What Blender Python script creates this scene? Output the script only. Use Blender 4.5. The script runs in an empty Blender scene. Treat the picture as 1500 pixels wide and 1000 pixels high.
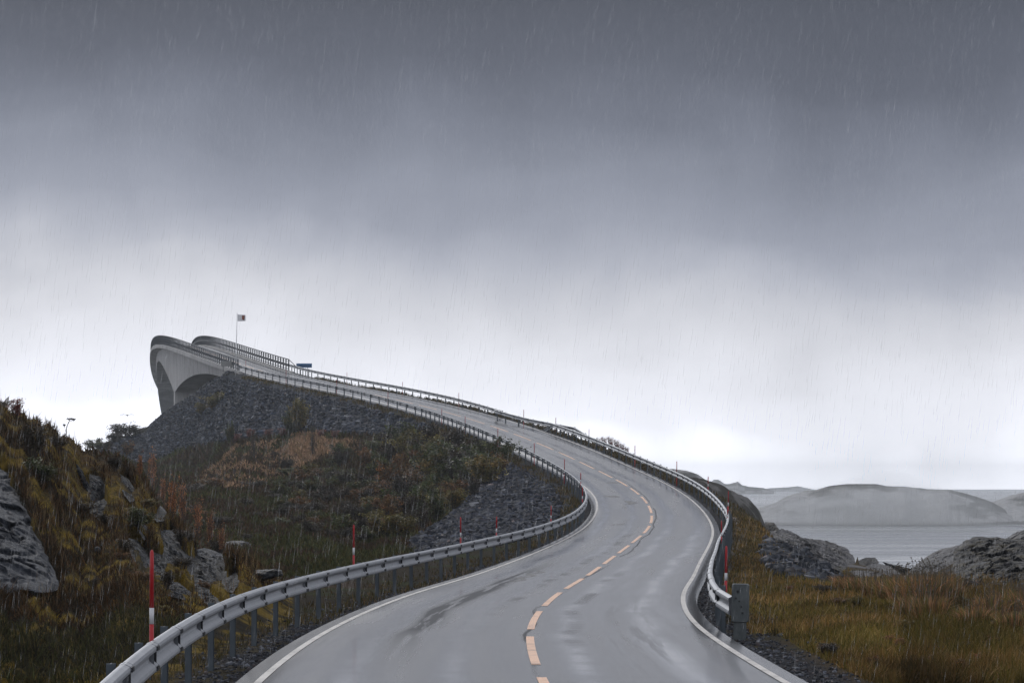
import bpy, math, random
import numpy as np
from mathutils import Vector, Matrix
rng = np.random.default_rng(7)
random.seed(7)
scene = bpy.context.scene
COL = scene.collection
F, HX, HY, ZC = 5000.0, 750.0, 712.0, 7.2      # focal length in photo pixels, horizon, camera height above the sea

# ------------------------------------------------------------------ helpers
def P(px, py, d):
    return np.array([(px - HX) / F * d, d, ZC + (HY - py) / F * d])

def tag(o, label=None, cat=None, group=None, kind=None):
    if label: o['label'] = label
    if cat: o['category'] = cat
    if group: o['group'] = group
    if kind: o['kind'] = kind
    return o

def empty(name, loc, rz=0.0):
    o = bpy.data.objects.new(name, None)
    o.location = loc; o.rotation_euler = (0, 0, rz)
    o.empty_display_size = 0.3
    COL.objects.link(o)
    return o

def link(name, me, mats, parent=None, loc=None):
    o = bpy.data.objects.new(name, me)
    if mats is not None and len(me.materials) == 0:
        for m in (mats if isinstance(mats, (list, tuple)) else [mats]):
            me.materials.append(m)
    COL.objects.link(o)
    if parent is not None:
        o.parent = parent
    if loc is not None:
        o.location = loc
    return o

def mesh_np(name, verts, faces, smooth=False, mat_idx=None, attrs=None):
    """verts (n,3); faces (m,k) int array with equal k"""
    me = bpy.data.meshes.new(name)
    verts = np.ascontiguousarray(verts, dtype=np.float32)
    faces = np.ascontiguousarray(faces, dtype=np.int32)
    m, k = faces.shape
    me.vertices.add(len(verts)); me.vertices.foreach_set('co', verts.ravel())
    me.loops.add(m * k); me.loops.foreach_set('vertex_index', faces.ravel())
    me.polygons.add(m)
    me.polygons.foreach_set('loop_start', np.arange(0, m * k, k, dtype=np.int32))
    me.polygons.foreach_set('loop_total', np.full(m, k, dtype=np.int32))
    if smooth: me.polygons.foreach_set('use_smooth', np.ones(m, dtype=bool))
    if mat_idx is not None: me.polygons.foreach_set('material_index', np.asarray(mat_idx, dtype=np.int32))
    for an, av in (attrs or {}).items():
        a = me.color_attributes.new(an, 'FLOAT_COLOR', 'POINT')
        av = np.concatenate([av, np.ones((len(av), 1))], 1) if av.shape[1] == 3 else av
        a.data.foreach_set('color', np.ascontiguousarray(av, dtype=np.float32).ravel())
    me.update(calc_edges=True)
    return me

class MB:
    def __init__(s): s.v = []; s.f = []; s.mi = []; s.m = 0
    def add(s, vs, fs):
        b = len(s.v); s.v += [tuple(map(float, v)) for v in vs]
        for f in fs: s.f.append([i + b for i in f]); s.mi.append(s.m)
    def box(s, c, size, R=None):
        hx, hy, hz = size[0] / 2, size[1] / 2, size[2] / 2
        vs = [Vector((x, y, z)) for x in (-hx, hx) for y in (-hy, hy) for z in (-hz, hz)]
        if R is not None: vs = [R @ v for v in vs]
        vs = [v + Vector(c) for v in vs]
        s.add(vs, [(0, 1, 3, 2), (4, 6, 7, 5), (0, 4, 5, 1), (2, 3, 7, 6), (0, 2, 6, 4), (1, 5, 7, 3)])
    def tube(s, pts, radii, n=8, cap=True):
        rings = []
        for i, p in enumerate(pts):
            p = Vector(p); a = Vector(pts[max(i - 1, 0)]); b = Vector(pts[min(i + 1, len(pts) - 1)])
            d = (b - a).normalized()
            u = d.cross(Vector((0, 1, 0) if abs(d.y) < .9 else (1, 0, 0))).normalized(); w = d.cross(u)
            rr_ = float(radii[i])
            rings.append([p + rr_ * (math.cos(2 * math.pi * k / n) * u + math.sin(2 * math.pi * k / n) * w) for k in range(n)])
        vs = [v for r in rings for v in r]; fs = []
        for i in range(len(pts) - 1):
            for k in range(n):
                fs.append((i * n + k, i * n + (k + 1) % n, (i + 1) * n + (k + 1) % n, (i + 1) * n + k))
        if cap:
            fs.append(tuple(range(n))[::-1]); fs.append(tuple(range((len(pts) - 1) * n, len(pts) * n)))
        s.add(vs, fs)
    def sweep(s, pts, rights, prof, closed=True, caps=True):
        """prof: [(a,b)] a along right vector, b up"""
        n = len(prof); vs = []
        for p, r in zip(pts, rights):
            for a, b in prof: vs.append((p[0] + r[0] * a, p[1] + r[1] * a, p[2] + b))
        fs = []; kk = n if closed else n - 1
        for i in range(len(pts) - 1):
            for k in range(kk):
                fs.append((i * n + k, (i + 1) * n + k, (i + 1) * n + (k + 1) % n, i * n + (k + 1) % n))
        if caps and closed:
            fs.append(tuple(range(n))); fs.append(tuple(range((len(pts) - 1) * n, len(pts) * n))[::-1])
        s.add(vs, fs)
    def mesh(s, name, smooth=False, bevel=None):
        me = bpy.data.meshes.new(name)
        me.from_pydata(s.v, [], s.f); me.update()
        me.polygons.foreach_set('material_index', np.array(s.mi, dtype=np.int32))
        if smooth: me.polygons.foreach_set('use_smooth', np.ones(len(s.f), dtype=bool))
        return me
    def build(s, name, mats, parent=None, smooth=False, loc=None):
        return link(name, s.mesh(name, smooth), mats, parent, loc)

def fix_normals(o):
    import bmesh
    bm = bmesh.new(); bm.from_mesh(o.data); bmesh.ops.recalc_face_normals(bm, faces=bm.faces); bm.to_mesh(o.data); bm.free()
    return o

# vectorised gradient-free value noise
def _hash(ix, iy, iz, seed):
    h = (ix.astype(np.int64) * 374761393 + iy.astype(np.int64) * 668265263 + iz.astype(np.int64) * 2147483647 + seed * 974711) & 0xffffffff
    h = ((h ^ (h >> 13)) * 1274126177) & 0xffffffff
    h = (h ^ (h >> 16)) & 0xffffffff
    return h.astype(np.float64) / 4294967295.0
def vnoise(x, y, z=None, seed=0):
    x = np.asarray(x, float); y = np.asarray(y, float)
    z = np.zeros_like(x) if z is None else np.asarray(z, float)
    ix, iy, iz = np.floor(x), np.floor(y), np.floor(z)
    fx, fy, fz = x - ix, y - iy, z - iz
    fx = fx * fx * fx * (fx * (fx * 6 - 15) + 10); fy = fy * fy * fy * (fy * (fy * 6 - 15) + 10); fz = fz * fz * fz * (fz * (fz * 6 - 15) + 10)
    r = 0
    for dx in (0, 1):
        for dy in (0, 1):
            for dz in (0, 1):
                w = (fx if dx else 1 - fx) * (fy if dy else 1 - fy) * (fz if dz else 1 - fz)
                r = r + w * _hash(ix + dx, iy + dy, iz + dz, seed)
    return r * 2 - 1
def fbm(x, y, z=None, seed=0, oct=4, gain=.5):
    a, s, t = 1.0, 0, 0
    for o in range(oct):
        k = 2.03 ** o
        s = s + a * vnoise(np.asarray(x) * k + o * 17.3, np.asarray(y) * k - o * 9.1, None if z is None else np.asarray(z) * k, seed + o)
        t += a; a *= gain
    return s / t
def sstep(a, b, x):
    t = np.clip((x - a) / (b - a), 0, 1); return t * t * (3 - 2 * t)
def inpoly(px, py, poly):
    px = np.asarray(px); py = np.asarray(py); r = np.zeros(px.shape, bool)
    n = len(poly)
    for i in range(n):
        x1, y1 = poly[i]; x2, y2 = poly[(i + 1) % n]
        c = ((y1 > py) != (y2 > py)) & (px < (x2 - x1) * (py - y1) / ((y2 - y1) if y2 != y1 else 1e-9) + x1)
        r ^= c
    return r

# ------------------------------------------------------------------ materials
def mat(name):
    m = bpy.data.materials.new(name); m.use_nodes = True
    nt = m.node_tree; b = nt.nodes['Principled BSDF']
    return m, nt, b
def nn(nt, t, **kw):
    n = nt.nodes.new(t)
    for k, v in kw.items():
        if k in n.inputs.keys(): n.inputs[k].default_value = v
        else: setattr(n, k, v)
    return n
def ramp(nt, fac, stops, interp='LINEAR'):
    r = nt.nodes.new('ShaderNodeValToRGB'); r.color_ramp.interpolation = interp
    e = r.color_ramp.elements
    while len(e) < len(stops): e.new(0.5)
    for el, (p, c) in zip(e, stops):
        el.position = p; el.color = (*c, 1) if len(c) == 3 else c
    nt.links.new(fac, r.inputs[0]); return r.outputs[0]
def noise(nt, scale, detail=6, rough=.6, vec=None, dist=0.0):
    n = nt.nodes.new('ShaderNodeTexNoise'); n.inputs['Scale'].default_value = scale
    n.inputs['Detail'].default_value = detail; n.inputs['Roughness'].default_value = rough; n.inputs['Distortion'].default_value = dist
    if vec is not None: nt.links.new(vec, n.inputs['Vector'])
    return n.outputs['Fac']
def mixc(nt, fac, a, b, mode='MIX'):
    m = nt.nodes.new('ShaderNodeMix'); m.data_type = 'RGBA'; m.blend_type = mode
    for sock, v in ((m.inputs[0], fac), (m.inputs[6], a), (m.inputs[7], b)):
        if hasattr(v, 'is_linked'): nt.links.new(v, sock)
        elif isinstance(v, (tuple, list)): sock.default_value = (*v, 1) if len(v) == 3 else v
        else: sock.default_value = v
    return m.outputs[2]
def math_(nt, op, a, b=None, clamp=False):
    m = nt.nodes.new('ShaderNodeMath'); m.operation = op; m.use_clamp = clamp
    for sock, v in ((m.inputs[0], a), (m.inputs[1], b)):
        if v is None: continue
        if hasattr(v, 'is_linked'): nt.links.new(v, sock)
        else: sock.default_value = v
    return m.outputs[0]
def bump(nt, b, h, strength=.5, dist=.05):
    n = nt.nodes.new('ShaderNodeBump'); n.inputs['Strength'].default_value = strength; n.inputs['Distance'].default_value = dist
    nt.links.new(h, n.inputs['Height']); nt.links.new(n.outputs[0], b.inputs['Normal'])
def objco(nt):
    return nt.nodes.new('ShaderNodeTexCoord').outputs['Object']
def mapping(nt, vec, scale, rot=(0, 0, 0)):
    m = nt.nodes.new('ShaderNodeMapping'); m.inputs['Scale'].default_value = scale; m.inputs['Rotation'].default_value = rot
    nt.links.new(vec, m.inputs['Vector']); return m.outputs[0]
def simple(name, col, rough=.6, metal=0.0, var=.25, scale=6.0, spec=.5, bumps=.0):
    m, nt, b = mat(name)
    v = objco(nt); n = noise(nt, scale, 6, .65, v)
    c = ramp(nt, n, [(.25, tuple(x * (1 - var) for x in col)), (.75, tuple(min(1, x * (1 + var)) for x in col))])
    nt.links.new(c, b.inputs['Base Color'])
    b.inputs['Roughness'].default_value = rough; b.inputs['Metallic'].default_value = metal
    b.inputs['Specular IOR Level'].default_value = spec
    if bumps: bump(nt, b, n, bumps, .02)
    return m

def make_rock_mat(name, c0, c1, c2, sc=1.0, wet=.45, moss=0.0):
    m, nt, b = mat(name)
    g = nt.nodes.new('ShaderNodeNewGeometry').outputs['Position']
    st = mapping(nt, g, (1.1 * sc, 1.1 * sc, 4.5 * sc), (.5, .35, .2))
    n1 = noise(nt, 1.6, 9, .68, st, .8); n2 = noise(nt, 9 * sc, 6, .7, g); n3 = noise(nt, .7 * sc, 4, .6, g)
    c = ramp(nt, n1, [(.30, c0), (.50, c1), (.72, c2)])
    c = mixc(nt, math_(nt, 'MULTIPLY', n2, .55), c, c0)
    c = mixc(nt, ramp(nt, n3, [(.55, (0, 0, 0)), (.72, (.7, .7, .7))]), c, tuple(x * .5 for x in c1))
    if moss:
        n4 = noise(nt, 2.4 * sc, 6, .7, g)
        nz = nt.nodes.new('ShaderNodeSeparateXYZ'); nt.links.new(nt.nodes.new('ShaderNodeNewGeometry').outputs['Normal'], nz.inputs[0])
        f = math_(nt, 'MULTIPLY', ramp(nt, n4, [(.48, (0, 0, 0)), (.58, (1, 1, 1))]), ramp(nt, nz.outputs[2], [(.35, (0, 0, 0)), (.75, (moss,) * 3)]))
        c = mixc(nt, f, c, mixc(nt, n2, (.035, .028, .008), (.085, .06, .014)))
    nt.links.new(c, b.inputs['Base Color'])
    nt.links.new(ramp(nt, n2, [(.3, (wet,) * 3), (.7, (min(1, wet + .3),) * 3)]), b.inputs['Roughness'])
    b.inputs['Specular IOR Level'].default_value = .16
    bump(nt, b, math_(nt, 'ADD', n1, math_(nt, 'MULTIPLY', n2, .5)), .9, .10 / sc)
    return m
M_rock = make_rock_mat('rock_left', (.012, .014, .018), (.042, .047, .058), (.12, .13, .152), 1.6, .45, .4)
M_slab = make_rock_mat('rock_slab', (.014, .017, .023), (.036, .041, .052), (.07, .077, .095), 1.8, .5)
M_shore = make_rock_mat('rock_shore', (.03, .03, .033), (.11, .108, .115), (.22, .215, .225), .45, .45, .25)
M_shored = make_rock_mat('rock_shore_dark', (.006, .007, .009), (.020, .020, .023), (.065, .064, .068), .5, .45, .55)
M_wet = make_rock_mat('rock_wet', (.008, .009, .012), (.022, .024, .028), (.05, .052, .058), .5, .35)
M_isl = make_rock_mat('rock_island', (.05, .05, .052), (.11, .105, .10), (.17, .165, .16), .08, .7, .8)

def attr_mat(name, attr, rough=.75, spec=.25, transl=0.0, nscale=3.0, bumps=0, var=.35, gain=1.0):
    m, nt, b = mat(name)
    a = nn(nt, 'ShaderNodeAttribute', attribute_name=attr).outputs['Color']
    g = nt.nodes.new('ShaderNodeNewGeometry').outputs['Position']
    n = noise(nt, nscale, 4, .6, g)
    c = mixc(nt, 1.0, a, ramp(nt, n, [(.3, (gain * (1 - var),) * 3), (.7, (gain * (1 + var),) * 3)]), 'MULTIPLY')
    nt.links.new(c, b.inputs['Base Color']); b.inputs['Roughness'].default_value = rough
    b.inputs['Specular IOR Level'].default_value = spec
    if transl:
        t = nt.nodes.new('ShaderNodeBsdfTranslucent'); nt.links.new(c, t.inputs['Color'])
        mx = nt.nodes.new('ShaderNodeMixShader'); mx.inputs[0].default_value = transl
        nt.links.new(b.outputs[0], mx.inputs[1]); nt.links.new(t.outputs[0], mx.inputs[2])
        nt.links.new(mx.outputs[0], nt.nodes['Material Output'].inputs['Surface'])
    if bumps: bump(nt, b, n, bumps, .05)
    return m
M_blade = attr_mat('grass_blades', 'tint', .7, .12, .25, gain=1.4)
M_leaf = attr_mat('bush_leaves', 'tint', .55, .3, .3, 1.0, gain=1.5)
M_scree = attr_mat('scree_stone', 'tint', .75, .10, 0, 4.0, .4)

M_steel = None
def make_steel(name, c0, c1, rough=.38, metal=.55):
    m, nt, b = mat(name)
    v = objco(nt); n = noise(nt, 1.3, 8, .7, v); n2 = noise(nt, 14, 5, .7, mapping(nt, v, (1, 1, .12)))
    c = ramp(nt, n, [(.3, c0), (.7, c1)])
    c = mixc(nt, ramp(nt, n2, [(.5, (0, 0, 0)), (.75, (.6, .6, .6))]), c, tuple(x * .55 for x in c0))
    nt.links.new(c, b.inputs['Base Color'])
    b.inputs['Metallic'].default_value = metal
    nt.links.new(ramp(nt, n, [(.3, (rough,) * 3), (.7, (rough + .2,) * 3)]), b.inputs['Roughness'])
    bump(nt, b, n2, .08, .01)
    return m
M_steel = make_steel('galvanised_steel', (.21, .222, .245), (.34, .355, .38), .46)
M_post = make_steel('weathered_post_steel', (.055, .070, .085), (.105, .128, .150), .5, .25)
M_rail = make_steel('bridge_rail_steel', (.030, .036, .044), (.055, .062, .074), .6, .1)
M_bolt = simple('dark_bolt', (.03, .032, .036), .6, .3)
M_red = simple('pole_red', (.42, .010, .016), .4, 0, .15, 8)
M_redpale = simple('pole_red_pale', (.38, .05, .055), .5, 0, .15, 8)
M_white = simple('pole_white', (.62, .62, .64), .45, 0, .1)
M_blue = simple('sign_blue', (.010, .12, .31), .4, 0, .08, 3)
M_let = simple('sign_white', (.75, .77, .8), .5, 0, .05)
M_board = simple('board_grey', (.26, .26, .255), .7, 0, .15, 2)
M_flag = simple('flag_cloth', (.72, .72, .74), .8, 0, .05)
M_emb = simple('flag_red', (.22, .015, .012), .8, 0, .15)
M_gold = simple('flag_gold', (.35, .2, .06), .8, 0, .1)
M_polew = simple('flagpole_paint', (.55, .56, .58), .4, 0, .08)
M_wood = simple('stake_wood', (.06, .05, .045), .8, 0, .3)
M_bird = simple('gull_grey', (.18, .18, .19), .8, 0, .2)
M_stem = simple('twig_bark', (.035, .027, .022), .8, 0, .3)
M_dry = simple('dry_stalk', (.09, .075, .055), .8, 0, .3)
M_umbel = simple('seed_head', (.10, .095, .085), .8, 0, .3)

def make_term():
    m, nt, b = mat('terminal_plate')
    v = objco(nt); n = noise(nt, 7, 8, .7, mapping(nt, v, (1, 1, .35))); n2 = noise(nt, 2.2, 5, .6, v)
    c = ramp(nt, n, [(.3, (.045, .055, .06)), (.6, (.10, .115, .12)), (.8, (.19, .20, .205))])
    c = mixc(nt, ramp(nt, n2, [(.5, (0, 0, 0)), (.7, (.6,) * 3)]), c, (.035, .04, .042))
    nt.links.new(c, b.inputs['Base Color']); b.inputs['Roughness'].default_value = .5; b.inputs['Metallic'].default_value = .2
    bump(nt, b, n, .3, .01); return m
M_term = make_term()

def make_concrete():
    m, nt, b = mat('bridge_concrete')
    v = objco(nt)
    st = noise(nt, .55, 8, .7, mapping(nt, v, (1, 1, .10)))
    n2 = noise(nt, .22, 6, .6, v); n3 = noise(nt, 3, 6, .7, v)
    c = ramp(nt, st, [(.28, (.19, .19, .195)), (.5, (.44, .435, .43)), (.72, (.60, .595, .585))])
    c = mixc(nt, ramp(nt, n2, [(.45, (0, 0, 0)), (.7, (.55,) * 3)]), c, (.17, .155, .15))
    c = mixc(nt, math_(nt, 'MULTIPLY', n3, .25), c, (.1, .1, .1))
    nt.links.new(c, b.inputs['Base Color']); b.inputs['Roughness'].default_value = .7
    bump(nt, b, n3, .2, .03); return m
M_conc = make_concrete()

# ------------------------------------------------------------------ the road alignment (stationing s along the centre line)
KS = np.array([-30, 20, 40, 55, 70, 85, 100, 120, 140, 155, 170, 190, 215, 245, 280, 320, 360, 390, 415, 440, 465, 490, 520, 560, 600, 640, 700.])
TH = np.array([-.09, -.0662, -.0205, .0066, .0427, .0725, .0696, .0776, .0694, .0487, .026, -.0073, -.0602, -.1108, -.164, -.2125, -.2381, -.236, -.2212, -.2041, -.1874, -.1706, -.1483, -.116, -.085, -.03, .12])
SL = np.array([0, .0014, .0014, -.0037, -.0007, -.0005, .0035, .0119, .0186, .0281, .0343, .0365, .0482, .067, .0717, .0684, .0629, .0677, .0801, .0785, .074, .0625, .0389, -.0113, -.06, -.08, -.08])
WK = np.array([-30, 20, 60, 100, 140, 180, 250, 400, 560, 700.]); WV = np.array([6.6, 6.5835, 6.2729, 6.0057, 5.6828, 5.0963, 5.5938, 5.108, 5.4586, 5.45])
OK = np.array([-30, 20, 55, 75, 100, 130, 160, 190, 240, 300, 400, 560, 700.])
OCV = np.array([.3026, .3026, .2435, .2546, .0867, -.0511, .0602, .0173, -.0247, -.1557, -.1, -.0687, -.07])
OLV = np.array([.6073, .6073, .9901, .9012, .9169, .386, .4186, .8294, .7559, 1.0, .5, .6, .6])
ORV = np.array([.6689, .6689, .2513, .647, .6358, .6776, .5925, .5623, .4553, .6126, .6515, .65, .65])
def cub(k, v, s):
    m = np.gradient(v, k); i = np.clip(np.searchsorted(k, s) - 1, 0, len(k) - 2)
    h = k[i + 1] - k[i]; t = (s - k[i]) / h
    return (2 * t**3 - 3 * t**2 + 1) * v[i] + (t**3 - 2 * t**2 + t) * h * m[i] + (-2 * t**3 + 3 * t**2) * v[i + 1] + (t**3 - t**2) * h * m[i + 1]
DS = .5
S = np.arange(-30, 700.01, DS)
th_, sl_ = cub(KS, TH, S), cub(KS, SL, S)
Wd = cub(WK, WV, S); OC = cub(OK, OCV, S); OL = cub(OK, OLV, S); OR = cub(OK, ORV, S)
dX, dY = np.sin(th_), np.cos(th_)
def cum(a): return np.concatenate([[0], np.cumsum((a[1:] + a[:-1]) / 2)]) * DS
i20 = int((20 + 30) / DS)
RX, RY, RZ = cum(dX), cum(dY), cum(sl_)
RX += 1.0274 - RX[i20]; RY += 19.8075 - RY[i20]; RZ += ZC - 2.4069 - RZ[i20]
def at(s, off=0.0, h=0.0):
    s = np.asarray(s, float)
    x, y, z = np.interp(s, S, RX), np.interp(s, S, RY), np.interp(s, S, RZ)
    a, b = np.interp(s, S, dX), np.interp(s, S, dY)
    return np.stack([x + b * off, y - a * off, z + h], -1), np.stack([b, -a], -1)   # point and right vector
def W(s): return np.interp(s, S, Wd)
def oL(s): return np.interp(s, S, OL)
def oR(s): return np.interp(s, S, OR)
S_ABUT, S_P1, S_P2 = 410.0, 497.0, 627.0
EDGE = .28                                    # asphalt beyond the edge line

# right far rail (it leaves the road at its lower end): rail-top points
far_tail = [P(725, 599.4, 291), P(751, 606.8, 285.5), P(776, 613, 281), P(796, 616.8, 277.5), P(810, 619.6, 274.5), P(842, 625.5, 268.5), P(864, 639, 263), P(878, 648.5, 259.5)]
near_tail = [P(1046, 851, 61), P(1053, 861, 58.5), P(1074, 873.5, 56.2)]

# ------------------------------------------------------------------ terrain
# footprints of the rock outcrops (picture outline of each), used to bed them into the slope
ROCKS_MOUND = [
    [(-90, 640), (-30, 655), (0, 670), (14, 684), (26, 712), (40, 742), (52, 772), (66, 806), (86, 852), (84, 864), (60, 868), (34, 862), (14, 868), (-40, 872), (-90, 880)],
    [(110, 676), (117, 684), (123, 693), (132, 711), (136, 722), (130, 724), (122, 710), (114, 693)],
    [(131, 694), (147, 697), (154, 711), (154, 726), (143, 735), (132, 732), (129, 716)],
    [(128, 746), (140, 735), (155, 729), (158, 744), (150, 754), (135, 757)],
    [(176, 694), (189, 702), (199, 719), (201, 731), (190, 735), (181, 723), (175, 708)],
    [(235, 740), (244, 749), (243, 762), (230, 764), (223, 757), (230, 748)],
    [(203, 760), (216, 770), (220, 784), (211, 791), (203, 777)],
    [(188, 787), (203, 791), (216, 807), (224, 822), (222, 845), (212, 846), (199, 824), (189, 806)],
    [(232, 774), (251, 777), (262, 789), (270, 811), (277, 834), (259, 835), (245, 838), (237, 822), (240, 800)],
    [(281, 804), (302, 802), (325, 810), (331, 831), (326, 858), (303, 862), (286, 848), (283, 824)],
    [(285, 846), (305, 862), (325, 876), (320, 888), (300, 884), (284, 866)],
    [(236, 848), (262, 853), (284, 870), (270, 878), (247, 872)],
    [(221, 802), (240, 808), (245, 838), (236, 850), (223, 844)],
    [(266, 808), (283, 806), (286, 850), (276, 846), (270, 826)],
    [(326, 836), (346, 836), (352, 852), (340, 868), (324, 862)]]
ROCKS_SHORE = [
    [(1120, 764), (1134, 765), (1141, 774), (1134, 784), (1121, 782)],
    [(1128, 778), (1145, 774), (1160, 778), (1172, 786), (1200, 790), (1224, 796), (1240, 804), (1250, 814), (1255, 830), (1240, 838), (1224, 834), (1206, 830), (1186, 826), (1172, 818), (1156, 806), (1138, 794)],
    [(1212, 806), (1222, 806), (1236, 826), (1242, 842), (1226, 846), (1212, 834)],
    [(1254, 822), (1268, 816), (1282, 816), (1288, 823), (1280, 834), (1260, 836)],
    [(1246, 838), (1266, 829), (1284, 824), (1304, 829), (1320, 840), (1304, 852), (1256, 854)],
    [(1292, 822), (1303, 825), (1318, 828), (1336, 833), (1340, 842), (1320, 842), (1302, 832)],
    [(1326, 842), (1340, 828), (1356, 815), (1378, 804), (1404, 798), (1412, 812), (1404, 838), (1390, 852), (1356, 852)],
    [(1398, 804), (1412, 793), (1428, 787), (1446, 787), (1476, 789), (1510, 791), (1560, 792), (1570, 870), (1510, 878), (1456, 866), (1416, 858), (1394, 842)],
    [(1470, 790), (1490, 778), (1506, 774), (1575, 766), (1580, 800), (1500, 802)]]
def grown(poly, k):
    o = np.array(poly, float); c = o.mean(0); d = o - c; return [tuple(p) for p in c + d * (1 + k / np.maximum(np.linalg.norm(d, axis=1), 1e-6))[:, None]]
def in_any(px, py, polys, k=0):
    r = np.zeros(np.shape(px), bool)
    for p in polys: r |= inpoly(px, py, grown(p, k))
    return r
ctrl = []
def C(*a):
    for px, py, d in a: ctrl.append(P(px, py, d))
def CZ(*a):                                  # px, depth, height above sea
    for px, d, z in a: ctrl.append(np.array([(px - HX) / F * d, d, z]))
# left mound
C((-200, 1000, 52), (-200, 880, 62), (-200, 640, 70), (-200, 540, 82), (0, 1000, 50), (0, 880, 60), (0, 800, 65), (0, 690, 70), (0, 578, 80),
  (60, 1000, 50), (60, 880, 60), (60, 740, 69), (60, 603, 81), (100, 1000, 50), (100, 890, 61), (100, 760, 71), (100, 628, 83),
  (150, 1000, 49), (150, 890, 61), (150, 780, 73), (150, 665, 86), (200, 1000, 47), (200, 900, 59), (200, 820, 69), (200, 745, 80), (200, 697, 92),
  (250, 960, 51), (250, 880, 63), (250, 800, 75), (250, 762, 88), (300, 920, 56), (300, 870, 66), (300, 806, 80), (345, 890, 60), (345, 832, 78), (385, 866, 64), (385, 846, 78))
CZ((-200, 100, 9.2), (0, 100, 7.0), (100, 104, 6.6), (200, 112, 5.9), (300, 105, 4.6), (385, 100, 4.2), (-200, 160, 3.0), (0, 160, 3.2), (100, 170, 3.6))
# hollow and hillside
C((430, 858, 92), (400, 815, 130), (400, 775, 175), (400, 728, 235), (400, 692, 285), (400, 660, 335), (400, 638, 372),
  (500, 838, 105), (500, 800, 142), (500, 755, 185), (500, 705, 240), (500, 664, 288), (500, 638, 322),
  (330, 806, 140), (330, 765, 180), (330, 722, 232), (330, 690, 290), (330, 663, 340), (330, 645, 385),
  (250, 790, 145), (250, 745, 200), (250, 704, 285), (250, 683, 350), (255, 664, 410),
  (200, 735, 240), (200, 694, 360), (205, 681, 425), (150, 720, 250), (150, 680, 370), (150, 663, 425),
  (50, 700, 300), (50, 690, 420), (-100, 700, 300), (-100, 700, 420),
  (600, 815, 132), (600, 785, 160), (600, 745, 200), (600, 703, 248), (600, 668, 285), (600, 642, 306),
  (680, 796, 142), (680, 772, 165), (680, 735, 200), (680, 700, 232), (680, 668, 258), (690, 648, 272),
  (750, 785, 146), (750, 755, 172), (750, 720, 202), (750, 690, 228), (755, 668, 243),
  (800, 770, 156), (800, 740, 180), (800, 712, 203), (805, 692, 216), (835, 752, 170), (838, 725, 186))
# rock fill round the bridge abutment
C((352, 549, 403), (345, 543, 408), (333, 543, 415), (322, 546, 419), (312, 551, 427), (320, 548, 424), (320, 551, 434), (308, 556, 430), (308, 556, 446), (295, 561, 446), (295, 562, 458), (270, 575, 468), (286, 567, 455), (257, 583, 482), (240, 593, 490), (206, 616, 480), (180, 633, 470), (150, 647, 460),
  (340, 600, 394), (300, 610, 410), (270, 625, 430), (240, 640, 440), (300, 652, 400), (400, 560, 385), (400, 600, 378), (450, 580, 360), (450, 608, 354), (450, 636, 347),
  (520, 595, 330), (540, 640, 312), (560, 612, 322))
CZ((130, 520, 4), (200, 540, 3), (260, 560, 0), (100, 470, 8), (50, 480, 6), (300, 500, 12), (340, 470, 17), (360, 520, 8), (420, 480, 10), (0, 520, 2), (-150, 500, 2),
   (-200, 650, -5), (100, 650, -5), (260, 640, -3), (400, 640, -5), (600, 640, -6), (800, 600, -6), (500, 480, 4), (600, 480, 2), (700, 450, 0), (850, 500, -3))
# right side
C((1165, 1000, 45), (1120, 960, 52), (1120, 905, 65), (1105, 860, 84), (1100, 812, 118), (1095, 775, 158), (1085, 752, 182), (1150, 905, 66), (1150, 855, 88), (1148, 815, 122), (1140, 790, 152), (1120, 770, 175),
  (1200, 1000, 46), (1200, 905, 66), (1200, 860, 92), (1200, 842, 110), (1200, 815, 150), (1198, 800, 178), (1240, 1000, 46), (1240, 905, 66), (1245, 850, 105), (1245, 822, 160), (1240, 812, 182),
  (1290, 1000, 46), (1290, 905, 66), (1290, 856, 105), (1290, 846, 135), (1290, 836, 185), (1340, 1000, 46), (1340, 905, 66), (1340, 862, 100), (1340, 845, 160),
  (1400, 1000, 46), (1400, 910, 64), (1400, 872, 92), (1400, 858, 120), (1390, 818, 168), (1440, 800, 165), (1500, 1000, 46), (1500, 915, 62), (1500, 880, 88), (1500, 855, 115), (1500, 795, 160),
  (1600, 1000, 46), (1600, 915, 62), (1600, 880, 88), (1600, 790, 155), (1700, 1000, 46), (1700, 900, 65), (1700, 790, 155))
CZ((1130, 230, 2.0), (1200, 225, .4), (1250, 225, -1.0), (1290, 230, -1.2), (1340, 220, -1), (1420, 220, 0), (1500, 215, .5), (1700, 215, .5), (1150, 300, -3), (1300, 320, -4), (1500, 320, -4), (1700, 320, -4),
   (1200, 480, -5), (1400, 480, -5), (1150, 640, -5), (1400, 640, -5), (1700, 640, -5))
for px_ in range(1150, 1701, 50):
    CZ((px_, 240, -1.5), (px_, 275, -3), (px_, 350, -5), (px_, 420, -5), (px_, 560, -5))
CZ((1140, 370, -2.0), (1135, 400, -2.5), (1160, 320, -3), (1150, 290, -1.5), (1180, 260, -2), (1135, 440, -3), (1120, 440, -1.2))
C((1260, 838, 140), (1262, 836, 188), (1300, 846, 140), (1310, 846, 188), (1335, 846, 185), (1230, 832, 150), (1228, 822, 185), (1215, 815, 188))
# headland beyond the bend
C((1000, 690, 340), (1030, 699, 345), (1060, 712, 355), (1080, 723, 365), (1098, 732, 375), (1112, 742, 392), (1122, 752, 400), (1000, 705, 290), (1040, 720, 300), (1070, 735, 315), (1098, 750, 330), (1120, 762, 345))
CZ((900, 300, 6.0), (940, 330, 5.5), (1000, 420, 2), (1060, 450, 0), (900, 420, 0), (1010, 600, -5), (1125, 470, -1.0), (1120, 560, -2.5))
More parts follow.
